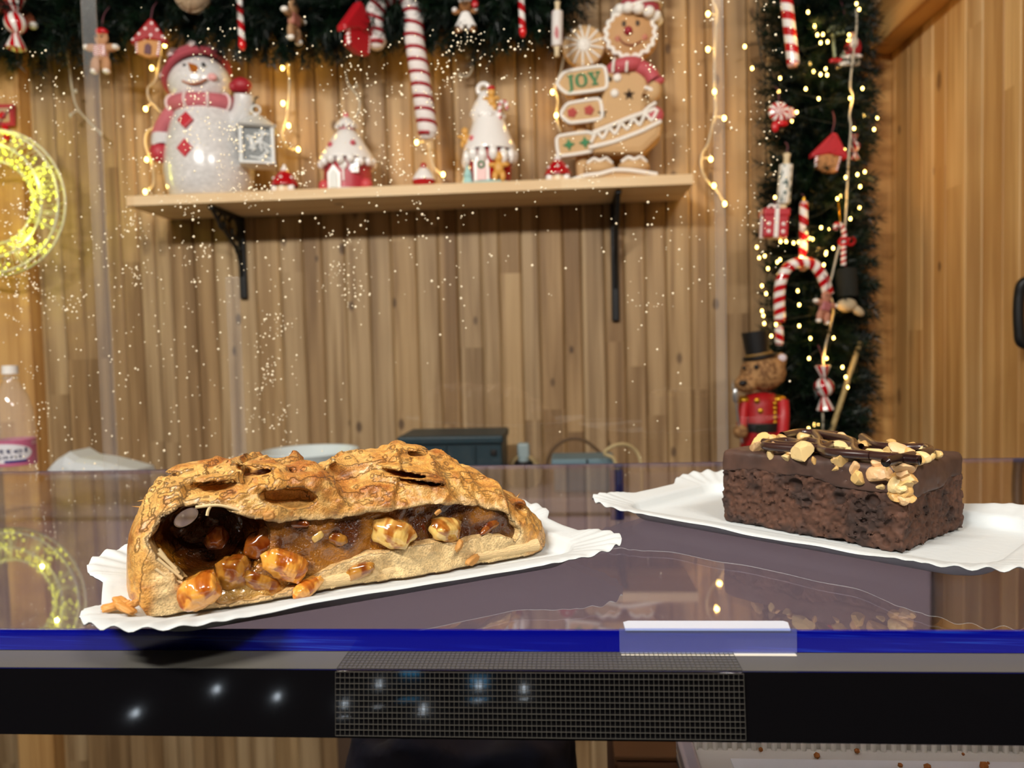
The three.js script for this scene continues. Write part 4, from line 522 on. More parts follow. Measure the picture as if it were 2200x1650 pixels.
{ // drinks bottle
  const p = at(33, 1000, -1.3); const t = fig('plastic_bottle', 'clear plastic bottle with pink label and white cap', 'bottle', V(p.x, WORKY, -1.3)), s = t.scale.x, y = (py) => (at(33, py, -1.3).y - WORKY) / s, H0 = y(805), PET = mat(0xffffff, 0.06, { transmission: 0.9, thickness: 0 });
  part(t, 'bottle_body', lathe([[0, 2], [34, 2], [40, 8], [40, y(930)], [41, y(925)], [38, y(880)], [30, y(850)], [18, y(825)], [13, y(815)], [13, y(800)]], 36), PET, 'clear bottle'); part(t, 'cap', [cyl(0, (y(803) + y(785)) / 2, 0, 16, 15, y(785) - y(803), 26)], WHITE, 'white screw cap'); part(t, 'neck_ring', T(new THREE.TorusGeometry(15, 2.4, 8, 26), 0, y(812), 0, Math.PI / 2, 0, 0), PET);
  const cv = document.createElement('canvas'); cv.width = 512; cv.height = 256; const c = cv.getContext('2d'); c.fillStyle = '#c4688c'; c.fillRect(0, 0, 512, 256); c.fillStyle = '#e9e9f0'; c.beginPath(); c.ellipse(250, 128, 120, 98, 0, 0, 7); c.fill(); c.fillStyle = '#2c3158'; c.font = 'bold 66px sans-serif'; c.textAlign = 'center'; c.fillText('Nuttel', 250, 128); c.font = 'bold 50px sans-serif'; c.fillText('organi', 250, 178); c.fillStyle = '#2a2f7c'; c.fillRect(262, 196, 84, 26); c.fillStyle = '#e4c8d8'; c.fillRect(370, 20, 60, 10); c.fillRect(370, 42, 60, 10);
  const ct = new THREE.CanvasTexture(cv); ct.colorSpace = THREE.SRGBColorSpace; const lg = new THREE.CylinderGeometry(41.2, 41.2, y(943) - y(997), 40, 1, true); part(t, 'label', T(lg, 0, (y(943) + y(997)) / 2, 0, 0, Math.PI + 0.1, 0), mat(0xffffff, 0.4, { map: ct }), 'pink label with white oval');
}
{ // nutcracker bear
  const q = at(1632, 760, -1.5), p = V(q.x, WORKY, -1.5), t = fig('bear_figurine', 'nutcracker bear in red uniform and black top hat holding a spoon', 'figurine', p), s = t.scale.x, y = (py) => (at(1632, py, -1.5).y - WORKY) / s, X = (px) => px - 1632;
  const furT = tex(128, 128, (u, v) => { const n = fbm(u * 9, v * 9, 2, 3), f = vn(u * 60, v * 24, 4); return mix3([0.66, 0.5, 0.32], [0.42, 0.28, 0.15], clamp(sst(0.4, 0.65, n) * 0.8 + 0.3 * (f - 0.5))); }), FUR = mat(0xffffff, 0.8, { map: furT });
  const hf = (x, yy, z) => { let d = Math.hypot((x - 6) / 47, (yy - y(800)) / 40, z / 38) - 1; d *= 38; const m = (Math.hypot((x + 32) / 24, (yy - y(822)) / 20, (z - 18) / 24) - 1) * 20; d = smin(d, m, 10); d = smin(d, (Math.hypot((x - 44) / 14, (yy - y(772)) / 13, z / 9) - 1) * 9, 6); return d + (fbm(x / 9, yy / 9, z / 9, 2) - 0.5) * 4; };
  const head = part(t, 'head', nets(hf, [-66, y(850), -46], [66, y(742), 50], 3, null, 0.02), FUR, 'brown bear head'); part(head, 'nose', ell(X(1588), y(820), 40, 9, 6, 6, 14), BLACK); part(head, 'eye', ell(X(1616), y(787), 36, 5, 5, 4, 12), BLACK); part(head, 'eye', ell(X(1592), y(789), 31, 4, 4, 4, 10), BLACK); part(head, 'ear_lining', ell(X(1677), y(770), 8, 9, 8, 4, 12), mat(0xd8d0d8, 0.7));
  const hat = part(t, 'top_hat', [T(cyl(0, 26, 0, 24, 28, 52, 28), X(1628), y(764), 0, 0, 0, -0.09 + 0.2), T(cyl(0, 0, 0, 36, 36, 5, 28), X(1632), y(766), 0, 0, 0, 0.16)], BLACK, 'black top hat'); part(hat, 'hat_band', T(new THREE.TorusGeometry(26, 3, 8, 28), X(1630), y(761), 0, Math.PI / 2, 0.16, 0), mat(0x8a6a38, 0.5));
  part(t, 'coat', lathe([[0, 4], [42, 4], [42, y(930)], [38, y(905)], [36, y(870)], [30, y(846)], [0, y(842)]], 28), mat(0xa00c14, 0.5), 'red uniform coat'); part(t, 'belt', lathe([[41, y(925)], [43, y(925)], [42, y(906)], [40, y(906)]], 28), BLACK); part(t, 'buckle', rbox(-8, y(916), 42, 24, 18, 4, 1), mat(0x2c332e, 0.4, { metalness: 0.6 }));
  for (const [px, py] of [[1617, 858], [1624, 880]]) part(t, 'button', ell(X(px), y(py), 36, 6, 6, 3, 12), GOLD); for (const sx of [-1, 1]) part(t, 'epaulette', [ell(sx * 36, y(858), 6, 16, 9, 16, 16), ...Array.from({ length: 8 }, (_, i) => cyl(sx * (30 + i * 2), y(868), 12 - Math.abs(i - 4), 2, 2, 14, 6))], GOLD, 'gold fringed epaulette');
  part(t, 'gold_braid', Array.from({ length: 5 }, (_, i) => ell(X(1655), y(865 + i * 10), 30, 5, 5, 4, 10)), GOLD); part(t, 'arm', tube([[44, y(862), 10], [42, y(890), 22], [36, y(945), 30]], 13, 24, 12), mat(0xb81c26, 0.4)); part(t, 'arm', tube([[-36, y(864), 10], [-42, y(895), 22], [-48, y(925), 34]], 11, 24, 12), mat(0xb01018, 0.5)); part(t, 'paw', [ell(X(1582), y(922), 38, 16, 15, 14, 14)], FUR);
  part(t, 'spoon', [tube([[X(1584), y(945), 42], [X(1574), y(880), 44], [X(1572), y(850), 44]], 2.6, 16, 8), ell(X(1571), y(846), 45, 7, 16, 4, 14), T(new THREE.ConeGeometry(2.5, 26, 8), X(1566), y(820), 44)], mat(0xb8bcc0, 0.25, { metalness: 0.8 }), 'metal spoon');
}

// ---------- fir garlands ----------
const NEEDLE = mat(0x07220f, 0.45), NEEDLE2 = mat(0x04170f, 0.45);
function sprigGeo(seed) { // a twig with flat needles along +y, 0.1 long
  const r = RNG(seed), P = [], L = 0.1; const tri = (a, b, c) => P.push(...a, ...b, ...c);
  for (let i = 0; i < 46; i++) { const y = (i / 46) * L, a = i * 2.4 + r(), l = 0.026 * (1 - 0.35 * i / 46) * (0.8 + 0.4 * r()), up = 0.55 + r() * 0.35, dx = Math.cos(a), dz = Math.sin(a), tx = dx * l * 0.85, ty = y + l * up, tz = dz * l * 0.85, w = 0.0011; tri([-dz * w, y, dx * w], [dz * w, y, -dx * w], [tx, ty, tz]); tri([0, y + w * 1.4, 0], [0, y - w * 1.4, 0], [tx, ty, tz]); }
  const g = new THREE.BufferGeometry(); g.setAttribute('position', new THREE.Float32BufferAttribute(P, 3)); g.computeVertexNormals(); return mergeGeometries([norm(g), norm(new THREE.CylinderGeometry(0.0008, 0.0016, L, 5).translate(0, L / 2, 0))]);
}
function garland(name, label, path, n, spread, seed, flat) {
  const c = curve(path), t = thing(name, label, 'garland', path[0].clone()), o = t.position, r = RNG(seed);
  part(t, 'stem', new THREE.TubeGeometry(curve(path.map((p) => p.clone().sub(o))), 60, 0.006, 8), mat(0x1c1a12, 0.8)); const gs = [sprigGeo(seed), sprigGeo(seed + 1)], up = V(0, 1, 0), M = new THREE.Matrix4(), q = new THREE.Quaternion();
  gs.forEach((g, k) => { const im = new THREE.InstancedMesh(g, k ? NEEDLE2 : NEEDLE, n); for (let i = 0; i < n; i++) { const f = (i + r()) / n, p = c.getPoint(f), tan = c.getTangent(f), d = V(r() - 0.5, r() - 0.5, r() - 0.5).normalize(); d.addScaledVector(tan, -0.6 * d.dot(tan)).normalize(); if (d.z < -0.15) d.z *= flat; d.normalize(); q.setFromUnitVectors(up, d); const s = spread * (0.55 + r() * 0.65); M.compose(p.sub(o).addScaledVector(d, 0.004), q, V(s, s, s)); im.setMatrixAt(i, M); } im.name = 'fir_sprigs'; im.userData.kind = 'stuff'; im.castShadow = im.receiveShadow = true; t.add(im); });
  return t;
}
garland('fir_garland', 'dark fir garland hung along the top of the back wall', [at(-120, 20, -1.66), at(60, 36, -1.66), at(250, 18, -1.66), at(480, 0, -1.66), at(640, 30, -1.66), at(850, -10, -1.66), at(1010, 5, -1.66), at(1110, -12, -1.66), at(1190, -45, -1.66)], 950, 1.1, 3, -0.2);
garland('fir_garland', 'dark fir garland hanging down beside the corner post', [at(1745, -60, -1.66), at(1748, 80, -1.66), at(1752, 230, -1.66), at(1745, 380, -1.66), at(1752, 520, -1.66), at(1752, 660, -1.66), at(1750, 800, -1.66), at(1755, 960, -1.66)], 850, 1.05, 8, -0.2);

// ---------- string lights ----------
const BULB = mat(0xffe6a8, 0.3, { emissive: new THREE.Color(0xffd070), emissiveIntensity: 16 }), UNLIT = mat(0xe4e2d4, 0.2, { transmission: 0.5, thickness: 0 });
const bulbG = new THREE.SphereGeometry(1, 10, 8).scale(1, 1.5, 1);
function lightString(label, z, wire, bulbs, o = {}) {
  const c = curve(wire.map(([x, y]) => at(x, y, z))), p0 = at(...wire[0], z), t = thing('string_light', label, 'string light', p0, o.group);
  part(t, 'wire', new THREE.TubeGeometry(curve(wire.map(([x, y]) => at(x, y, z).sub(p0))), wire.length * 8, o.r || 0.0026, 7), o.wm || CLEARWIRE);
  for (const [x, y, lit = 1, zz = 0.006] of bulbs) {
    const b = at(x, y, z + zz), u = c.getPoint(0); let best = 1e9, bp = null; for (let i = 0; i <= 80; i++) { const q = c.getPoint(i / 80), d = q.distanceTo(b); if (d < best) { best = d; bp = q; } }
    if (best > 0.004) part(t, 'bulb_lead', tube([bp.clone().sub(p0), bp.clone().lerp(b, 0.5).sub(p0).add(V(0, 0.002, 0)), b.clone().sub(p0)], (o.r || 0.0026) * 0.8, 10, 6), o.wm || CLEARWIRE);
    const m = part(t, 'bulb', bulbG, lit ? BULB : UNLIT); m.scale.setScalar(o.b || 0.0036); m.position.copy(b).sub(p0); m.castShadow = false;
    if (lit && !o.noLight) { const l = new THREE.PointLight(0xffc860, 0.006); l.position.copy(m.position).add(V(0, 0, 0.009)); l.shadow.radius = 0.2; l.castShadow = true; t.add(l); }
  }
  return t;
}
lightString('unlit clear light strand curling over the wall left of the snowman', -1.71, [[143, 40], [143, 85], [143, 110], [150, 150], [155, 190], [165, 230], [185, 255], [215, 285]], [[122, 118, 0], [163, 196, 0], [152, 248, 0], [217, 287, 0]]);
lightString('lit light strand hanging along the left side of the snowman', -1.70, [[345, 30], [346, 110], [340, 150], [333, 175], [318, 190], [321, 215], [332, 227], [352, 252], [335, 270], [315, 285], [312, 310], [325, 345], [330, 380], [328, 400], [313, 411]], [[354, 97], [326, 146], [313, 234], [336, 297], [315, 343], [312, 412]]);
lightString('lit light strand hanging between snowman and red snowy house', -1.71, [[610, 10], [616, 85], [618, 120], [622, 180], [616, 250], [606, 295], [622, 320], [640, 320]], [[616, 91], [607, 146], [608, 222], [620, 270], [641, 321]]);
lightString('unlit clear light strand above the red snowy house', -1.71, [[745, 60], [743, 150], [749, 182], [757, 192], [772, 215], [771, 240], [764, 252]], [[766, 184, 0], [728, 66, 0]]);
lightString('lit light strand behind the big plush candy cane', -1.715, [[912, 20], [910, 120], [918, 250], [922, 310], [926, 340], [936, 365], [951, 375]], [[915, 133], [895, 306], [952, 375]]);
lightString('unlit clear light strand below the gingerbread girl ornament', -1.71, [[1018, 50], [1020, 105], [1016, 130], [1014, 150], [1004, 164], [990, 163]], [[1004, 122, 0], [988, 162, 0]]);
lightString('lit light strand behind the arrow signs', -1.72, [[1222, -10], [1220, 50], [1206, 150], [1192, 190], [1199, 215], [1195, 250], [1204, 285]], [[1187, 198], [1195, 248]]);
lightString('lit light strand hanging right of the gingerbread woman', -1.71, [[1527, -10], [1541, 25], [1540, 42], [1536, 110], [1535, 190], [1537, 240], [1530, 270], [1520, 310], [1508, 332], [1506, 352], [1511, 374], [1522, 392], [1538, 408], [1556, 436]], [[1521, 30], [1521, 106], [1535, 197], [1556, 254], [1527, 342], [1534, 399], [1557, 438]]);
const garLights = [[1840, 8], [1846, 20], [1736, 26], [1750, 56], [1756, 75], [1768, 74], [1763, 92], [1778, 90], [1698, 107], [1709, 119], [1700, 137], [1740, 137], [1748, 154], [1763, 160], [1777, 161], [1774, 148], [1824, 75], [1822, 86], [1676, 168], [1731, 191], [1673, 197], [1759, 212], [1826, 211], [1853, 190], [1712, 241], [1701, 260], [1856, 248], [1885, 253], [1835, 276], [1878, 278], [1814, 322], [1858, 369], [1842, 375], [1817, 381], [1848, 401], [1665, 424], [1806, 422], [1799, 427], [1847, 446], [1827, 470], [1764, 489], [1782, 493], [1688, 482], [1677, 519], [1689, 519], [1705, 522], [1716, 520], [1739, 512], [1746, 514], [1626, 531], [1775, 542], [1790, 533], [1755, 541], [1774, 546], [1643, 550], [1631, 554], [1676, 558], [1670, 563], [1689, 570], [1714, 568], [1722, 550], [1770, 569], [1650, 577], [1672, 590], [1770, 594], [1768, 601], [1637, 614], [1714, 625], [1646, 631], [1717, 655], [1768, 670], [1637, 668], [1640, 678], [1642, 695], [1667, 697], [1717, 700], [1657, 722], [1791, 726], [1741, 727], [1738, 770], [1776, 770], [1810, 789], [1817, 810], [1821, 832], [1688, 919], [1737, 921], [1750, 912], [1757, 913]];
{
  const t = lightString('string of many tiny warm lights wound through the hanging fir garland', -1.585, [[1842, -10], [1846, 20], [1750, 60], [1768, 90], [1700, 120], [1760, 158], [1676, 180], [1760, 212], [1826, 212], [1712, 245], [1835, 277], [1870, 300], [1814, 330], [1848, 385], [1806, 425], [1760, 460], [1688, 482], [1764, 490], [1700, 522], [1775, 543], [1640, 556], [1714, 568], [1770, 598], [1660, 620], [1717, 655], [1768, 670], [1650, 695], [1717, 705], [1791, 727], [1738, 770], [1815, 800], [1820, 835], [1700, 860], [1740, 915], [1757, 914]], garLights.map(([x, y], i) => [x, y, 1, 0.002 + (i % 5) * 0.004]), { r: 0.0008, wm: DARKWIRE, b: 0.0021, noLight: true });
  for (const i of [3, 12, 22, 31, 37, 48, 60, 70, 80]) { const l = new THREE.PointLight(0xffc060, 0.008); l.position.copy(at(...garLights[i], -1.55)).sub(t.position); l.shadow.radius = 0.2; l.castShadow = true; t.add(l); }
}
lightString('dark twig like light wire left of the hanging fir garland', -1.70, [[1628, -10], [1627, 70], [1631, 95], [1638, 130], [1655, 160], [1668, 190]], [[1600, 100, 1], [1616, 147, 1], [1640, 103, 0]], { r: 0.0016, wm: DARKWIRE, b: 0.0026, noLight: true });
solo('white_cord', 'long pale cord hanging down in front of the hanging garland', 'cord', tube([[1840, 20], [1840, 60], [1833, 120], [1827, 190], [1832, 205], [1825, 250], [1828, 270], [1822, 350], [1818, 450], [1814, 492], [1800, 540], [1788, 590], [1781, 622], [1791, 660], [1785, 700], [1774, 742], [1768, 790], [1768, 905], [1768, 930]].map(([x, y]) => at(x, y, -1.56)), 0.002, 160, 7), mat(0xb9b3a0, 0.5));

// ---------- lit wire wreath ----------
{
  const c = at(-8, 436, -1.63), t = fig('light_wreath', 'round wire wreath glowing with yellow green lights', 'wreath', c), r = RNG(12), WI = mat(0xd8d8c4, 0.4);
  for (const [R, z] of [[155, 0], [150, 16], [88, 8], [120, 26]]) part(t, 'wire_ring', T(new THREE.TorusGeometry(R, 2.2, 8, 90), 0, 0, z), WI, 'white wire ring');
  const ws = []; for (let i = 0; i < 260; i++) { const a = r() * 6.283, q = 120, rr = 36; const p = (b) => [Math.cos(a + b * 0.03) * (q + Math.cos(b) * rr), Math.sin(a + b * 0.03) * (q + Math.cos(b) * rr), 6 + Math.sin(b) * 20], b0 = r() * 6.28; ws.push(tube([p(b0), p(b0 + 0.9), p(b0 + 1.9)], 0.7, 8, 4)); } const w = part(t, 'wire_mesh', ws, mat(0xd6d8a8, 0.4), 'fine silvery wire mesh'); w.userData.kind = 'stuff';
  const bs = []; for (let i = 0; i < 330; i++) { const a = r() * 6.283, b = r() * 6.283, q = Math.cos(b) * 36 * Math.sqrt(0.3 + 0.7 * r()); bs.push(new THREE.OctahedronGeometry(1.5 + r() * 1.3, 1).translate(Math.cos(a) * (120 + q), Math.sin(a) * (120 + q), 10 + Math.sin(b) * 20)); }
  const m = part(t, 'tiny_bulbs', bs, mat(0xe8f060, 0.3, { emissive: new THREE.Color(0xd8e04a), emissiveIntensity: 2.6 }), 'yellow green tiny bulbs'); m.userData.kind = 'stuff'; m.castShadow = false;
  for (let i = 0; i < 6; i++) { const a = i / 6 * 6.283 + 0.3, l = new THREE.PointLight(0xe6e650, 0.018); l.position.set(Math.cos(a) * 120, Math.sin(a) * 120, 40); l.shadow.radius = 0.15; l.castShadow = true; t.add(l); }
  part(t, 'hanging_cord', tube([[6, 150, 0], [4, 190, -30], [2, 230, -70]], 1.5, 16, 6), THREADM);
  const b = fig('ribbon_bow', 'red and white ribbon sign above the glowing wreath', 'bow', at(10, 248, -1.70)); part(b, 'plaque', ext([[-22, -22], [22, -24], [24, 22], [-20, 24]], 6, 1), mat(0xb0303a, 0.6)); part(b, 'plaque_panel', rbox(-2, 0, 3, 30, 30, 3, 1), mat(0xb89a7c, 0.6)); part(b, 'bow_knot', ell(0, -2, 7, 8, 8, 4), RED); part(b, 'ribbon_tail', tube([[0, -24, 2], [6, -38, 4], [2, -52, 2]], 6, 14, 8), RED); part(b, 'hook', tube([[0, 20, -2], [0, 30, -40], [0, 30, -50]], 1.5, 12, 6), IRON);
}

// ---------- hanging ornaments ----------
const hang = (name, label, cat, px, py, z, up, tilt = 0) => { const t = fig(name, label, cat, at(px, py, z)); if (up) part(t, 'hanging_thread', tube([[0, up[0], 0], [up[2] || 1, up[0] + (up[1] - up[0]) * 0.5, -2], [0, up[1], -22]], 1.3, 14, 5), THREADM); t.rotation.z = tilt; return t; };
const GZ = -1.575, HZ = -1.57;
const polka = tex(64, 64, (u, v) => { const f = (a, b) => Math.hypot(((u * 2 + a) % 1) - 0.5, ((v * 2 + b) % 1) - 0.5) < 0.24; return (Math.floor(u * 2) + Math.floor(v * 2)) % 2 === 0 ? (f(0, 0) ? [0.93, 0.91, 0.9] : [0.62, 0.05, 0.08]) : [0.62, 0.05, 0.08]; });
// flat gingerbread figures
function gbMan(name, label, px, py, z, k, turn, o = {}) {
  const t = hang(name, label, 'ornament', px, py, z, [38 * k, (o.up || 60)], o.tilt || 0); t.rotation.y = turn; const s = (x, y, rx, ry, rz = 6) => ell(x * k, y * k, 0, rx * k, ry * k, rz * k, 16);
  part(t, 'biscuit_body', [s(0, 26, 14, 13), s(0, 4, 14, 17), s(-20, 10, 14, 7), s(20, 10, 14, 7), s(-11, -20, 9, 15), s(11, -20, 9, 15)], mat(o.c || 0xb98860, 0.7), 'gingerbread body');
  for (const [x, y] of [[-30, 11], [30, 11], [-13, -31], [13, -31]]) part(t, 'icing_cuff', s(x, y, 6, 5, 7), ICING); part(t, 'shirt', T(rbox(0, 4 * k, 0, 25 * k, 22 * k, 14 * k, 4 * k), 0, 0, 0), o.shirt || stripe(1, 6)); if (o.hat) part(t, 'hat', [s(0, 38, 12, 7, 8)], o.hat); if (o.face !== false) for (const x of [-5, 5]) part(t, 'eye', ell(x * k, 28 * k, 6 * k, 2 * k, 2 * k, 2 * k, 8), BLACK); return t;
}
// little house ornaments (flat, two sided)
function flatHouse(label, px, py, z, k, turn, tilt, roofM, wallM, up) {
  const t = hang('house_ornament', label, 'ornament', px, py, z, [40 * k, up], tilt); t.rotation.y = turn;
  part(t, 'wall', ext(shp([[-22, -34], [0, -40], [22, -36], [25, 0], [-22, -4]].map((p) => [p[0] * k, p[1] * k])), 14 * k, 3 * k), wallM); const rf = ext(shp([[-36, -8], [0, 42], [8, 40], [38, 2], [36, -6], [0, -2], [-34, -16]].map((p) => [p[0] * k, p[1] * k])), 20 * k, 4 * k); const p = rf.attributes.position, uv = rf.attributes.uv; for (let i = 0; i < p.count; i++) uv.setXY(i, p.getX(i) / (25 * k), p.getY(i) / (25 * k)); part(t, 'roof', rf, roofM);
  for (const s of [-1, 1]) part(t, 'candy_post', tube([[s * 24 * k, -4 * k, 4 * k], [s * 23 * k, -20 * k, 4 * k], [s * 21 * k, -34 * k, 4 * k]], 3.5 * k, 12, 8), stripe(5, 1)); return t;
}
{
  const t = flatHouse('spotted red roofed house ornament hanging left of the snowman', 321, 85, GZ, 1, 0.1, -0.12, mat(0xffffff, 0.35, { map: polka }), mat(0xc48a4c, 0.6), 90); part(t, 'door', ext([[-7, -33], [7, -34], [7, -16], [0, -10], [-7, -16]], 4, 1).translate(2, 0, 8), mat(0x5c2c38, 0.5));
  flatHouse('plain red and tan back of a house ornament on the hanging garland', 1779, 330, HZ, 1.05, 0.1, -0.2, mat(0xb21c2a, 0.5), mat(0xb8824e, 0.6), 100);
  flatHouse('red house ornament seen edge on beside the big candy cane', 766, 62, GZ, 1.35, 1.1, -0.05, mat(0xb31521, 0.45), mat(0xb51420, 0.4), 90);
}
gbMan('gingerbread_ornament', 'gingerbread man ornament with striped shirt and red cap', 217, 115, GZ, 1.2, -0.15, { tilt: -0.1, hat: RED, up: 110 });
gbMan('gingerbread_ornament', 'small gingerbread ornament hanging below the hooked glass cane', 1772, 662, HZ + 0.05, 0.95, 0.5, { tilt: -0.2, c: 0xb98068, shirt: mat(0xb06a70, 0.5), up: 80 });
gbMan('gingerbread_ornament', 'thin gingerbread ornament seen edge on above the light strand', 632, 48, GZ, 1.2, 1.35, { c: 0xa8825c, shirt: mat(0xa86a5a, 0.6), up: 70 });
gbMan('gingerbread_ornament', 'reddish gingerbread ornament behind the striped sweet at the far left', 28, 22, -1.6, 1.5, 0.2, { c: 0xa0522e, tilt: 0.5, hat: RED, shirt: mat(0x9a1418, 0.5), up: 60 });
{ const t = hang('gingerbread_girl', 'gingerbread girl ornament in a white apron dress', 'ornament', 1000, 35, GZ, [36, 66]); part(t, 'head', ell(0, 22, 0, 13, 13, 8), GINGERD); part(t, 'cap', ell(0, 34, 0, 15, 8, 9), CERAM); part(t, 'dress', [T(lathe([[24, -22], [20, -14], [9, 8], [0, 12]], 20).scale(1, 1, 0.5), 0, 0, 0)], CERAM, 'white apron dress'); for (const s of [-1, 1]) { const a = part(t, 'arm', ell(s * 19, 10, 0, 10, 6, 5), GINGERD); part(a, 'puff_sleeve', ell(s * 23, 14, 1, 6, 6, 6), CERAM); part(t, 'leg', tube([[s * 5, -18, 0], [s * 12, -28, 3], [s * 20, -32, 6]], 5.5, 12, 10), GINGERD); part(t, 'stocking', tube([[s * 6, -18, 2], [s * 10, -26, 5], [s * 13, -29, 7]], 5.8, 12, 10), CERAM); } part(t, 'lollipop', [ell(22, 22, 6, 8, 9, 4)], RED); for (const x of [-4, 4]) part(t, 'eye', ell(x, 24, 8, 1.6, 1.6, 1.6, 8), BLACK); }
const candyStick = (label, px, py, z, len, w, tilt, up) => { const t = hang('candy_stick', label, 'ornament', px, py, z, [len / 2, up], tilt); part(t, 'glass_stick', lathe([[0, -len / 2], [w * 0.8, -len / 2 + 2], [w, -len / 2 + 8], [w, len / 2 - 6], [w * 0.7, len / 2], [0, len / 2]], 16), stripe(1, len / 38 * 5, 0.12), 'spiral striped glass'); part(t, 'cap', cyl(0, len / 2 + 4, 0, 4, 3, 8, 12), GOLD); return t; };
{ const a = candyStick('red striped glass stick hanging above the snowman hat', 517, 40, GZ, 125, 7, 0.02, 90); part(a, 'red_tip', ell(0, -54, 0, 8, 14, 8, 14), mat(0xd8121c, 0.1, { clearcoat: 1 })); const b = candyStick('red striped glass stick hanging left of the rolling pin', 1121, 24, GZ, 100, 7, 0.02, 80); part(b, 'red_tip', ell(0, -42, 0, 8, 14, 8, 14), mat(0xd8121c, 0.1, { clearcoat: 1 })); }
candyStick('thick red and white beaded stick at the top of the hanging garland', 1697, 70, HZ, 150, 13, 0.1, 100); candyStick('slim red and white glass stick in the middle of the hanging garland', 1726, 508, HZ, 150, 9, -0.02, 95); candyStick('short red and white stick end below the hooked glass cane', 1674, 722, HZ + 0.01, 44, 9, 0, 60);
{ // glass cane with hook
  const t = hang('glass_cane', 'hooked red and white striped glass cane on the hanging garland', 'ornament', 1728, 600, HZ + 0.02, null); const pts = [[-52, -84, 0], [-53, -40, 0], [-48, 0, 0], [-34, 26, 0], [-8, 36, 0], [20, 30, 0], [36, 8, 0], [46, -18, 0], [50, -34, 0]]; part(t, 'glass_hook', new THREE.TubeGeometry(curve(pts), 90, 12, 14), stripe(10, 1, 0.1), 'striped glass'); part(t, 'end_cap', ell(-52, -85, 0, 12, 8, 12, 14), REDC); part(t, 'hanging_thread', tube([[-6, 44, 0], [-4, 58, -10], [0, 70, -30]], 1.3, 12, 5), THREADM);
  const s = hang('small_cane', 'small striped candy cane with red bow at the garland edge', 'ornament', 1812, 528, HZ + 0.01, null); part(s, 'cane', new THREE.TubeGeometry(curve([[0, -42, 0], [0, -10, 0], [2, 24, 0], [-4, 42, 0], [-14, 46, 0], [-18, 34, 0]]), 60, 5.5, 12), stripe(9, 1, 0.2)); for (const sx of [-1, 1]) part(s, 'bow_loop', T(new THREE.TorusGeometry(8, 3, 8, 18), 6 + sx * 8, 8, 6, 0.4, 0.3 * sx, 0), RED); part(s, 'hanging_thread', tube([[-6, 46, 0], [-5, 70, -8], [-3, 95, -20]], 1.3, 12, 5), GOLD);
}
// big plush candy cane
{
  const t = hang('plush_candy_cane', 'big plush white candy cane wound with red ribbon above the shelf', 'ornament', 880, 150, -1.62, null); const c = curve([[-66, 46, 0], [-72, 80, 0], [-72, 118, 0], [-58, 145, 0], [-32, 158, 0], [-4, 150, 0], [10, 120, 0], [12, 70, 0], [20, 0, 0], [28, -70, 0], [34, -120, 0], [38, -152, 0]]);
  const N = 260, M = 20, L = c.getLength(), nl = Math.round(L / 26), fr = c.computeFrenetFrames(N, false), P = [], I = [];
  for (let i = 0; i <= N; i++) { const f = i / N, p = c.getPointAt(f); for (let j = 0; j < M; j++) { const a = j / M * 6.283, ph = f * nl + j / M, puff = Math.abs(Math.sin(ph * Math.PI)), end = Math.sqrt(clamp(Math.min(f, 1 - f) / 0.03)), rr = (17.5 + 3.6 * Math.pow(puff, 0.6)) * (0.25 + 0.75 * end); const x = fr.normals[i], b = fr.binormals[i]; P.push(p.x + (x.x * Math.cos(a) + b.x * Math.sin(a)) * rr, p.y + (x.y * Math.cos(a) + b.y * Math.sin(a)) * rr, p.z + (x.z * Math.cos(a) + b.z * Math.sin(a)) * rr); } }
  for (let i = 0; i < N; i++) for (let j = 0; j < M; j++) { const a = i * M + j, b = i * M + (j + 1) % M; I.push(a, b, a + M, b, b + M, a + M); } for (const [k, fl] of [[0, 0], [N, 1]]) { const cc = P.length / 3, p = c.getPointAt(k / N); P.push(p.x, p.y, p.z); for (let j = 0; j < M; j++) fl ? I.push(cc, k * M + j, k * M + (j + 1) % M) : I.push(cc, k * M + (j + 1) % M, k * M + j); }
  const g = new THREE.BufferGeometry(); g.setAttribute('position', new THREE.Float32BufferAttribute(P, 3)); g.setIndex(I); g.computeVertexNormals(); part(t, 'plush_body', g, mat(0xe9e2de, 0.85, { sheen: 0.4 }), 'puffy white fabric');
  const hp = []; for (let i = 0; i <= 320; i++) { const f = 0.02 + 0.955 * i / 320, k = Math.min(N, Math.round(f * N)), p = c.getPointAt(f), a = -f * nl * 6.283 + 0.0, x = fr.normals[k], b = fr.binormals[k]; hp.push(p.addScaledVector(x, Math.cos(a) * 18.2).addScaledVector(b, Math.sin(a) * 18.2)); } part(t, 'red_ribbon', new THREE.TubeGeometry(curve(hp), 900, 4.6, 6), mat(0xa01022, 0.35, { sheen: 0.5 }), 'sparkling red ribbon'); part(t, 'hanging_cord', tube([[-32, 176, 0], [-30, 186, -20], [-30, 190, -40]], 1.5, 10, 5), THREADM);
}
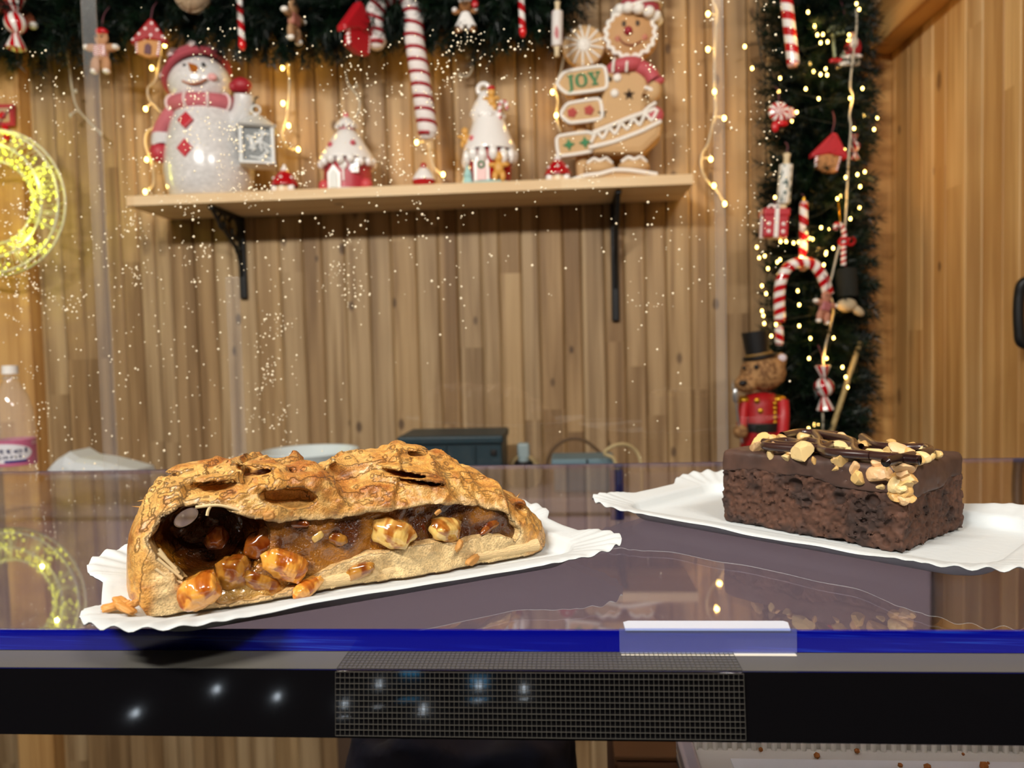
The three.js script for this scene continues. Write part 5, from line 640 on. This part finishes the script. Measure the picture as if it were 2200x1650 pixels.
// wrapped sweets
const sweet = (label, px, py, z, k, tilt, up) => { const t = hang('wrapped_sweet', label, 'ornament', px, py, z, [48 * k, up], tilt); const m = stripe(6, 1, 0.12); part(t, 'sweet_ball', ell(0, 0, 0, 21 * k, 21 * k, 20 * k, 24), m, 'striped glass ball'); part(t, 'wrapper_twist', lathe([[4, 18], [8, 26], [17, 46], [13, 47], [0, 34]].map((p) => [p[0] * k, p[1] * k]), 18), m); part(t, 'wrapper_twist', lathe([[0, -34], [15, -50], [19, -48], [9, -26], [4, -18]].map((p) => [p[0] * k, p[1] * k]), 18), m); return t; };
sweet('striped twist wrapped sweet low on the hanging garland', 1770, 832, HZ + 0.01, 1, 0.05, 90); sweet('striped twist wrapped sweet at the far left of the top garland', 34, 50, GZ + 0.01, 1.1, -0.05, 85); sweet('small red twist wrapped sweet at the right edge of the hanging garland', 1836, 315, HZ - 0.02, 0.55, 0, 70);
{ const t = hang('peppermint_ornament', 'round peppermint swirl ornament with red bow on the garland edge', 'ornament', 1673, 240, HZ, [24, 60]); part(t, 'swirl_disc', lathe([[0, -8], [18, -7], [22, 0], [18, 7], [0, 9]], 28).rotateX(Math.PI / 2), stripe(8, 0, 0.2)); part(t, 'bow', [ell(6, -26, 2, 14, 7, 6), ell(-8, -32, 2, 8, 12, 5)], RED); part(t, 'second_disc', lathe([[0, -7], [12, -6], [15, 0], [12, 6], [0, 8]], 22).rotateX(Math.PI / 2).translate(22, -4, -4), stripe(8, 0, 0.2)); }
// rolling pins
const pin = (label, px, py, z, len, w, tilt, m, up) => { const t = hang('rolling_pin', label, 'ornament', px, py, z, [len / 2, up], tilt); part(t, 'roller', lathe([[0, -len * 0.31], [w, -len * 0.3], [w, len * 0.3], [0, len * 0.31]], 20), m, 'patterned roller'); for (const s of [-1, 1]) part(t, 'handle', lathe([[0, -len * 0.1], [w * 0.5, -len * 0.09], [w * 0.42, 0], [w * 0.6, len * 0.07], [0, len * 0.1]], 16).translate(0, s * len * 0.4, 0), mat(0xd8c6a0, 0.55), 'pale wooden handle'); return t; };
const speck = tex(128, 128, (u, v) => vn(u * 34, v * 34, 2) > 0.68 ? [0.3, 0.38, 0.36] : [0.9, 0.9, 0.87]), berryT = tex(64, 64, (u, v) => vn(u * 9, v * 7, 5) > 0.62 ? [0.72, 0.4, 0.4] : [0.88, 0.86, 0.84]);
pin('white speckled rolling pin ornament above the red gift box', 1686, 396, HZ + 0.01, 136, 14, -0.08, mat(0xffffff, 0.5, { map: speck }), 95); pin('rolling pin ornament with red print beside the icing swirl biscuit', 1197, 62, GZ, 118, 12, -0.03, mat(0xffffff, 0.5, { map: berryT }), 80);
{ // gift box
  const t = hang('gift_box', 'red gift box ornament with white ribbon and dots', 'ornament', 1662, 482, HZ + 0.01, [34, 60], -0.06); part(t, 'box', rbox(0, -6, 0, 50, 46, 44, 3), mat(0xb4182a, 0.35)); part(t, 'lid', rbox(0, 23, 0, 55, 16, 49, 3), mat(0xb81c2c, 0.35)); part(t, 'ribbon', [rbox(0, 0, 0, 9, 62, 51, 1), rbox(0, 0, 0, 56, 62, 8, 1)], CERAM, 'white ribbon'); part(t, 'bow', [T(new THREE.TorusGeometry(7, 2.5, 8, 16), -6, 34, 0), T(new THREE.TorusGeometry(7, 2.5, 8, 16), 6, 34, 0)], CERAM); for (const [x, y] of [[-15, -2], [-15, -18], [15, -2], [15, -18]]) part(t, 'dot', ell(x, y, 22, 4, 4, 1.5, 10), CERAM);
  const s = hang('santa_scene_ornament', 'green framed santa ornament at the top of the hanging garland', 'ornament', 1814, 98, HZ - 0.02, [42, 105], 0); const FG = mat(0x8e9c7c, 0.5); part(s, 'frame_side', tube([[-24, 36, 0], [-22, 0, 0], [-20, -24, 0]], 3.5, 16, 8), FG); part(s, 'frame_roof', [ext([[-38, 30], [-30, 42], [4, 44], [0, 24], [-16, 20]], 10, 2)], FG); part(s, 'house', ext([[-10, -22], [0, -10], [10, -20], [6, -30], [-10, -30]], 10, 2), mat(0xb8c8b8, 0.5)); part(s, 'santa_coat', [ell(16, -8, 4, 18, 24, 14)], mat(0xa0141e, 0.6), 'red coat'); part(s, 'santa_beard', [ell(14, 0, 16, 9, 13, 6), ell(14, -28, 10, 20, 6, 10)], CERAM); part(s, 'santa_head', ell(14, 16, 6, 9, 9, 9), mat(0xd0a080, 0.6)); part(s, 'sack', rbox(-20, -34, 4, 26, 12, 14, 4), RED); part(s, 'base', rbox(6, -42, 2, 44, 10, 26, 3), ICING);
  const k = hang('woven_ball', 'round woven straw ball peeking from the top garland', 'ornament', 413, -14, GZ, null); part(k, 'ball', ell(0, 0, 0, 40, 38, 38, 28), mat(0xb9a184, 0.9)); for (let i = 0; i < 7; i++) part(k, 'straw_band', T(new THREE.TorusGeometry(38.5, 1.4, 6, 40), 0, 0, 0, i * 0.45, i * 0.7, 0), mat(0xc9b396, 0.9)); part(k, 'hanging_thread', tube([[0, 36, 0], [0, 46, -10], [0, 52, -30]], 1.2, 8, 5), THREADM);
}
// black lamp socket with pale fabric end, bamboo cane, iron wall handle
{
  const t = fig('black_stocking', 'black hanging stocking with cream toe beside the corner post', 'stocking', at(1816, 640, HZ)); part(t, 'leg', tube([[4, 60, -6], [4, 30, 0], [4, 0, 4]], 21, 26, 16), mat(0x15170f, 0.85)); part(t, 'toe', [ell(0, -16, 8, 21, 15, 17), T(ell(0, 0, 0, 17, 9, 11), 22, -28, 8, 0, 0, -0.7)], mat(0xb9a98a, 0.85), 'cream toe'); part(t, 'loop', tube([[4, 62, -8], [4, 84, -14], [2, 100, -24]], 2, 10, 6), THREADM);
  const a = at(1785, 930, -1.55), b = at(1848, 735, -1.6), dir = b.clone().sub(a).normalize(), foot = a.clone().addScaledVector(dir, -(a.y - WORKY) / dir.y); solo('bamboo_cane', 'thin pale bamboo cane leaning against the corner post', 'cane', [tube([foot, foot.clone().lerp(b, 0.5), b], 0.0052, 20, 10), ...[0.3, 0.55, 0.8].map((f) => { const p = foot.clone().lerp(b, f); return ell(p.x, p.y, p.z, 0.0064, 0.003, 0.0064, 12); })], mat(0xb09a66, 0.55));
  const hx = SIDEX, hp = (px, py) => { const v = ray(px, py), k = (hx - 0.03) / v.x; return camera.position.clone().addScaledVector(v, k); }; const h0 = hp(2192, 745), h1 = hp(2190, 600), g = thing('door_handle', 'black wrought iron pull handle on the right wall', 'handle', V(hx, (h0.y + h1.y) / 2, h1.z)); const hh = (h1.y - h0.y) / 2; part(g, 'grip', tube([[0, -hh, 0], [-0.026, -hh + 0.006, 0], [-0.03, -hh * 0.5, 0], [-0.03, hh * 0.5, 0], [-0.026, hh - 0.006, 0.002], [0, hh, 0.004]].map((v) => V(...v)), 0.0075, 50, 10), IRON); for (const s of [-1, 1]) part(g, 'mount_plate', rbox(-0.002, s * hh, 0, 0.006, 0.03, 0.03, 0.002), IRON);
}
// ---------- the dark market outside, mirrored in the glossy rail ----------
{
  const BL = mat(0x2a6fa8, 0.4, { emissive: new THREE.Color(0x4aa4d8), emissiveIntensity: 1.6 });
  [[-1.05, 0.46, 4.7, 'left'], [-0.62, 0.36, 4.9, 'right']].forEach(([x, y, z, s]) => { const t = thing('market_screen', s + ' of two small blue lit screens in the dark market outside', 'screen', V(x, 0, z)); part(t, 'stand', cyl(0, y / 2, 0, 0.02, 0.02, y, 12), IRON); part(t, 'frame', rbox(0, y + 0.035, 0.008, 0.13, 0.08, 0.012, 0.003), BLACK); part(t, 'display', new THREE.BoxGeometry(0.12, 0.07, 0.003).translate(0, y + 0.035, 0), BL); const l = new THREE.RectAreaLight(0x4aa4d8, 1.6, 0.12, 0.07); l.position.set(0, y + 0.035, -0.003); t.add(l); });
  const r = RNG(21), GL = mat(0xffffff, 0.3, { emissive: new THREE.Color(0xe8f4ff), emissiveIntensity: 7 });
  [[-2.6, 0.30, 4.2], [-2.2, 0.40, 4.4], [-1.85, 0.34, 4.5], [-1.5, 0.24, 4.8], [-1.2, 0.42, 4.5], [-0.9, 0.30, 4.4], [-0.55, 0.45, 4.3], [-0.3, 0.38, 4.6]].forEach(([x, y, z], i) => { const t = thing('market_lamp', ['round white market lamp outside, lowest on the far left', 'round white market lamp outside, tall one at far left', 'round white market lamp outside, left and near', 'short round market lamp outside, left of the middle', 'tall round market lamp outside, left of the middle', 'near round market lamp outside, just left of the middle', 'tallest round market lamp outside, farthest away', 'round white market lamp outside, rightmost'][i], 'lamp', V(x, 0, z), 'lamps of the market outside'); part(t, 'pole', cyl(0, y / 2, 0, 0.02, 0.015, y, 12), IRON); part(t, 'globe', ell(0, y + 0.03, 0, 0.014, 0.022, 0.014, 16), GL).castShadow = false; const l = new THREE.PointLight(0xe8f4ff, 0.006); l.position.set(0, y + 0.03, -0.035); l.castShadow = true; t.add(l); });
}

renderer.render(scene, camera);
